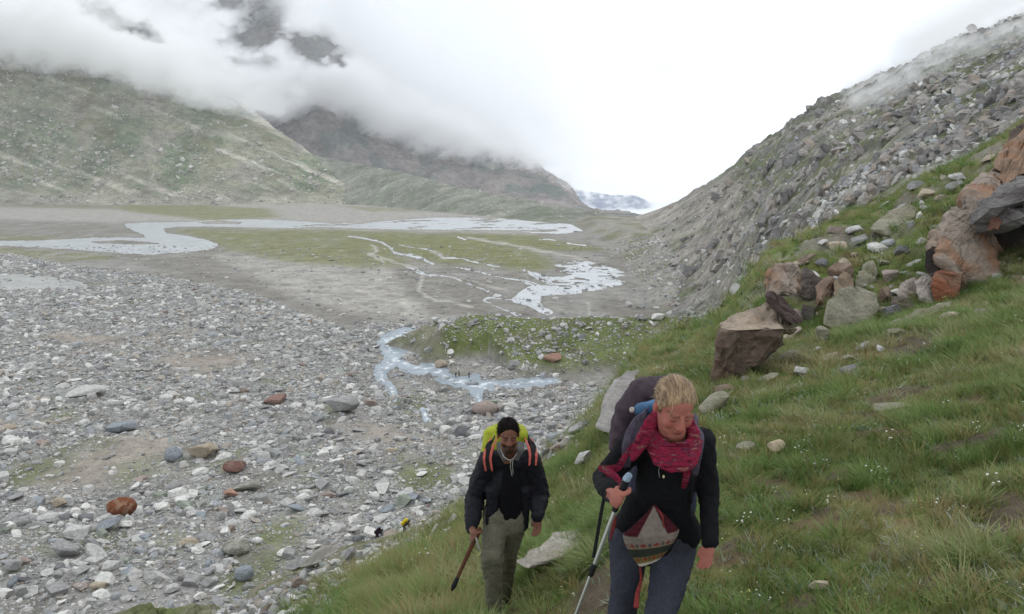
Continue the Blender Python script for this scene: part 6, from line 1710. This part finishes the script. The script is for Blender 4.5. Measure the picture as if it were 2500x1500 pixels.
b.chain([Q(1244, 1122, 6.40), Q(1243, 1160, 6.43), Q(1237, 1225, 6.46), Q(1234, 1262, 6.46)], [.13, .185, .175, .165], .72)
b.cone(m_sR, m_sL, .090, .090)
b.chain([m_sR, (m_sR + m_eR) / 2, m_eR, m_wR + (m_eR - m_wR) * .12], [.090, .088, .084, .062]); b.chain([m_sL, (m_sL + m_eL) / 2, m_eL, m_wL + (m_eL - m_wL) * .10], [.090, .088, .084, .062])
b.cone(Q(1203, 1200, 6.34), Q(1200, 1276, 6.33), .06, .045, .6); b.cone(Q(1280, 1200, 6.36), Q(1280, 1290, 6.36), .055, .028, .6)
b.cone(m_wR + (m_eR - m_wR) * .10, m_wR, .055, .048); b.cone(m_wL + (m_eL - m_wL) * .10, m_wL, .055, .048)
b.grow("jacket", .010, m_jack, 3, folds(.028, 7, 20, 43), None, man)
b = Blob(); b.chain([Q(1248, 1130, 6.31), Q(1248, 1180, 6.30), Q(1245, 1256, 6.335)], [.06, .085, .095], .35); b.grow("shirt", .009, m_tee, 3, folds(.005, 6, 18, 45), None, man)
for sx, u0_ in ((-1, 1222), (1, 1270)):
    ribbon("collar", [Q(u0_ + sx * 2, 1080, 6.36), Q(u0_, 1100, 6.24), Q(u0_ - sx * 10, 1125, 6.20)], [.028, .030, .016], .006, cloth_mat("grey_collar_cloth", C(76, 74, 72)), man)
b = Blob(); b.chain([m_hR + (0, 0, .08), m_hR, (m_hR + mkR) / 2, mkR, (mkR + mfR) / 2, mfR + (0, 0, .0)], [.118, .116, .102, .086, .074, .066]); b.chain([m_hL + (0, 0, .08), m_hL, (m_hL + mkL) / 2, mkL, mfL], [.12, .12, .105, .09, .07]); b.cone(m_hR, m_hL, .12, .12, .9)
b.grow("trousers", .010, m_khaki, 3, folds(.026, 8, 22, 53), None, man)
b = Blob(); boot(b, mfR, mfR + (0, -.17, -.085), 1.1); b.grow("boot", .009, m_boot, 2, None, None, man)
b = Blob(); boot(b, mfL, mfL + (0, -.17, -.06), 1.1); b.grow("boot", .009, m_boot, 2, None, None, man)
tube("neck_cord", [Q(1222, 1096, 6.2), Q(1230, 1116, 6.15), Q(1242, 1124, 6.13), Q(1252, 1122, 6.13), Q(1262, 1108, 6.16)], .0035, m_cord, man, 6)
for du in (0, 5): tube("cord_end", [Q(1247 + du, 1123, 6.13), Q(1246 + du, 1140, 6.15), Q(1250 + du * .6, 1162 - du, 6.18)], .003, m_cord, man, 6)
tube("waist_lace", [Q(1297, 1262, 6.33), Q(1296, 1290, 6.34)], .003, m_cord, man, 5)
mp_ = empty("backpack", tuple(Q(1230, 1180, 6.65))); tag(mp_, "backpack under a bright yellow rain cover on the man's back", "backpack")
b = Blob(); b.cone(Q(1215, 1180, 6.74), Q(1222, 1076, 6.76), .17, .155, .8); b.cone(Q(1215, 1076, 6.76), Q(1262, 1062, 6.80), .12, .10); b.cone(Q(1190, 1150, 6.70), Q(1200, 1062, 6.74), .09, .07)
_loc(b.grow("rain_cover", .012, m_yellow, 3, folds(.02, 7, 20, 63), None, mp_), mp_)
for pts in ([Q(1205, 1072, 6.55), Q(1196, 1090, 6.33), Q(1189, 1118, 6.25), Q(1194, 1150, 6.24)], [Q(1290, 1072, 6.55), Q(1298, 1090, 6.36), Q(1302, 1112, 6.27), Q(1300, 1136, 6.26)]):
    sp_ = _loc(ribbon("shoulder_strap", pts, [.036, .036, .034, .026], .007, m_web, mp_), mp_)
    for sx in (-1, 1):
        e_ = ribbon("webbing_edge", [p + np.array([sx * .026, -.008, 0]) for p in pts], [.010, .011, .011, .007], .006, m_salmon, sp_)
sk_ = empty("walking_stick", tuple(st_tip)); tag(sk_, "dark wooden walking stick with a black tip in the man's right hand", "walking stick")
_loc(tube("shaft", [st_top - sdv * .06, st_top + sdv * .15, st_tip - sdv * .08], [.021, .017, .014], m_wood, sk_, 12), sk_)
_loc(tube("rubber_tip", [st_tip - sdv * .09, st_tip - sdv * .03, st_tip], [.018, .020, .012], m_rub, sk_, 12), sk_)
_loc(ribbon("cloth_wrap", [Q(1162, 1312, 6.06), Q(1166, 1328, 6.05), Q(1171, 1344, 6.06)], [.006, .010, .008], .002, m_cord, sk_), sk_)

# ============================ hikers far below
def small_person(name, u_, v_, y_, h, bend, face, top_m, leg_m, skin_m, label, pack=None, packlab=None, crouch=False):
    """figure h metres tall standing at the photo point (u_, v_); bend leans it towards face (+1 right)"""
    x0, y0, z0 = Q(u_, v_, y_); g = min([s_.z(np.array([x0]), np.array([y0]))[0] for s_ in ([hill] if y_ < 100 else [val])]); z0 = float(g)
    k = h / 1.72; o0 = np.array([x0, y0, z0])
    S = lambda x, y, z: o0 + np.array([x * face, y, z]) * k
    hz = .45 if crouch else .88
    hip = S(-.05, 0, hz); sh = hip + np.array([math.sin(bend) * .5 * face, 0, math.cos(bend) * .5]) * k
    hd = sh + np.array([math.sin(bend + .3) * .24 * face, 0, math.cos(bend + .3) * .24]) * k
    b = Blob(); b.ell(hd, np.array([.09, .09, .115]) * k); b.cone(sh, hd, .05 * k, .05 * k); b.chain([hip, sh], [.13 * k, .15 * k], .8)
    kn = [S(.12, -.05, .25 if crouch else .47), S(-.06, .08, .25 if crouch else .46)]; ft = [S(.10, -.05, .05), S(-.16, .08, .05)]
    for i in range(2): b.chain([hip, kn[i], ft[i]], [.09 * k, .065 * k, .045 * k]); b.cone(ft[i], ft[i] + np.array([.12 * face, 0, -.02]) * k, .04 * k, .035 * k)
    for sy in (-1, 1): b.chain([sh + np.array([0, .16 * sy, -.02]) * k, sh + np.array([.12 * face, .2 * sy, -.28]) * k, sh + np.array([.26 * face, .16 * sy, -.42]) * k], [.05 * k, .042 * k, .033 * k])
    body = b.grow(name, .03 * k, skin_m, 1, None, lambda co: np.tile(C(96, 66, 54), (len(co), 1)))
    b = Blob(); b.chain([hip + (0, 0, .02 * k), sh], [.155 * k, .175 * k], .8)
    for sy in (-1, 1): b.chain([sh + np.array([0, .16 * sy, -.02]) * k, sh + np.array([.12 * face, .2 * sy, -.28]) * k, sh + np.array([.24 * face, .165 * sy, -.40]) * k], [.065 * k, .057 * k, .045 * k])
    b.grow("jacket", .035 * k, top_m, 1, None, None, body)
    b = Blob()
    for i in range(2): b.chain([hip, kn[i], ft[i] + (0, 0, .05 * k)], [.11 * k, .082 * k, .06 * k])
    b.grow("trousers", .035 * k, leg_m, 1, None, None, body)
    V, Fq = ICO[3]; V2 = V * np.array([.10, .10, .125]) * k + hd + np.array([-.012 * face, 0, .018]) * k; kk_ = (V[:, 2] + V[:, 0] * -.6 * face > -.05)[Fq].all(1)
    mesh_from("hair", V2, Fq[kk_], hair_mat("dark_hair", C(24, 20, 20), C(36, 32, 30)), True, {"st": V[:, 0] * .5 + .5}, body)
    tag(body, label, "person")
    if pack:
        n_ = np.array([-math.cos(bend) * face, 0, math.sin(bend)]); b = Blob()
        b.cone(hip + n_ * .24 * k + (sh - hip) * .15, sh + n_ * .24 * k + (sh - hip) * .15, .17 * k, .19 * k, .9)
        pk = b.grow("backpack", .035 * k, pack, 1, folds(.03, 3, 8, 71)); tag(pk, packlab, "backpack")
    return body
m_plum = cloth_mat("plum_jacket", C(58, 40, 52), 0.85, 10); m_dk = cloth_mat("dark_trouser_cloth", C(34, 36, 44), 0.9, 10); m_dpur = cloth_mat("dark_purple_jacket", C(48, 34, 42), 0.85, 10)
small_person("person", 988, 1312, 71, 1.72, 0.75, 1, m_plum, m_dk, m_skin, "far hiker bent under a yellow pack on the spur, left of the man's stick", m_yell2, "small yellow-covered pack on the far bent hiker's back")
small_person("person", 922, 1334, 68, 1.55, 0.8, 1, m_dpur, m_dk, m_skin, "crouching far hiker in dark purple just below the yellow-packed hiker", m_dpur, "dark purple pack on the crouching far hiker's back", True)
small_person("person", 1113, 917, 221, 1.8, 0.1, 1, m_dk, m_dk, m_skin, "tiny dark figure, leftmost of three on the brook bank below the mound")
small_person("person", 1121, 915, 222, 1.75, 0.2, -1, m_plum, m_dk, m_skin, "tiny reddish-dark figure in the middle of three on the brook bank")
small_person("person", 1145, 918, 221, 1.75, 0.1, 1, m_dk, m_dk, m_skin, "tiny dark figure standing apart, rightmost of three on the brook bank")
# ------------------------------------------------------------------ the air of the valley
def haze_box():
    x0, x1, y0, y1, z0, z1 = -5200, 3600, -60, 15500, -700, 3400
    V = [(x, y, z) for x in (x0, x1) for y in (y0, y1) for z in (z0, z1)]
    Fq = np.array([(0, 1, 3, 2), (4, 6, 7, 5), (0, 4, 5, 1), (2, 3, 7, 6), (0, 2, 6, 4), (1, 5, 7, 3)])
    m = D.materials.new("haze_air"); m.use_nodes = True; nt = m.node_tree; nt.nodes.clear()
    out = nt.nodes.new("ShaderNodeOutputMaterial"); v = nt.nodes.new("ShaderNodeVolumePrincipled")
    v.inputs["Color"].default_value = (0.93, 0.96, 1.0, 1); v.inputs["Density"].default_value = 0.00006
    nt.links.new(v.outputs[0], out.inputs["Volume"])
    o = mesh_from("haze", np.array(V, float), Fq, m, False)
    return tag(o, "thin pale haze filling the valley", kind="stuff")
haze_box()
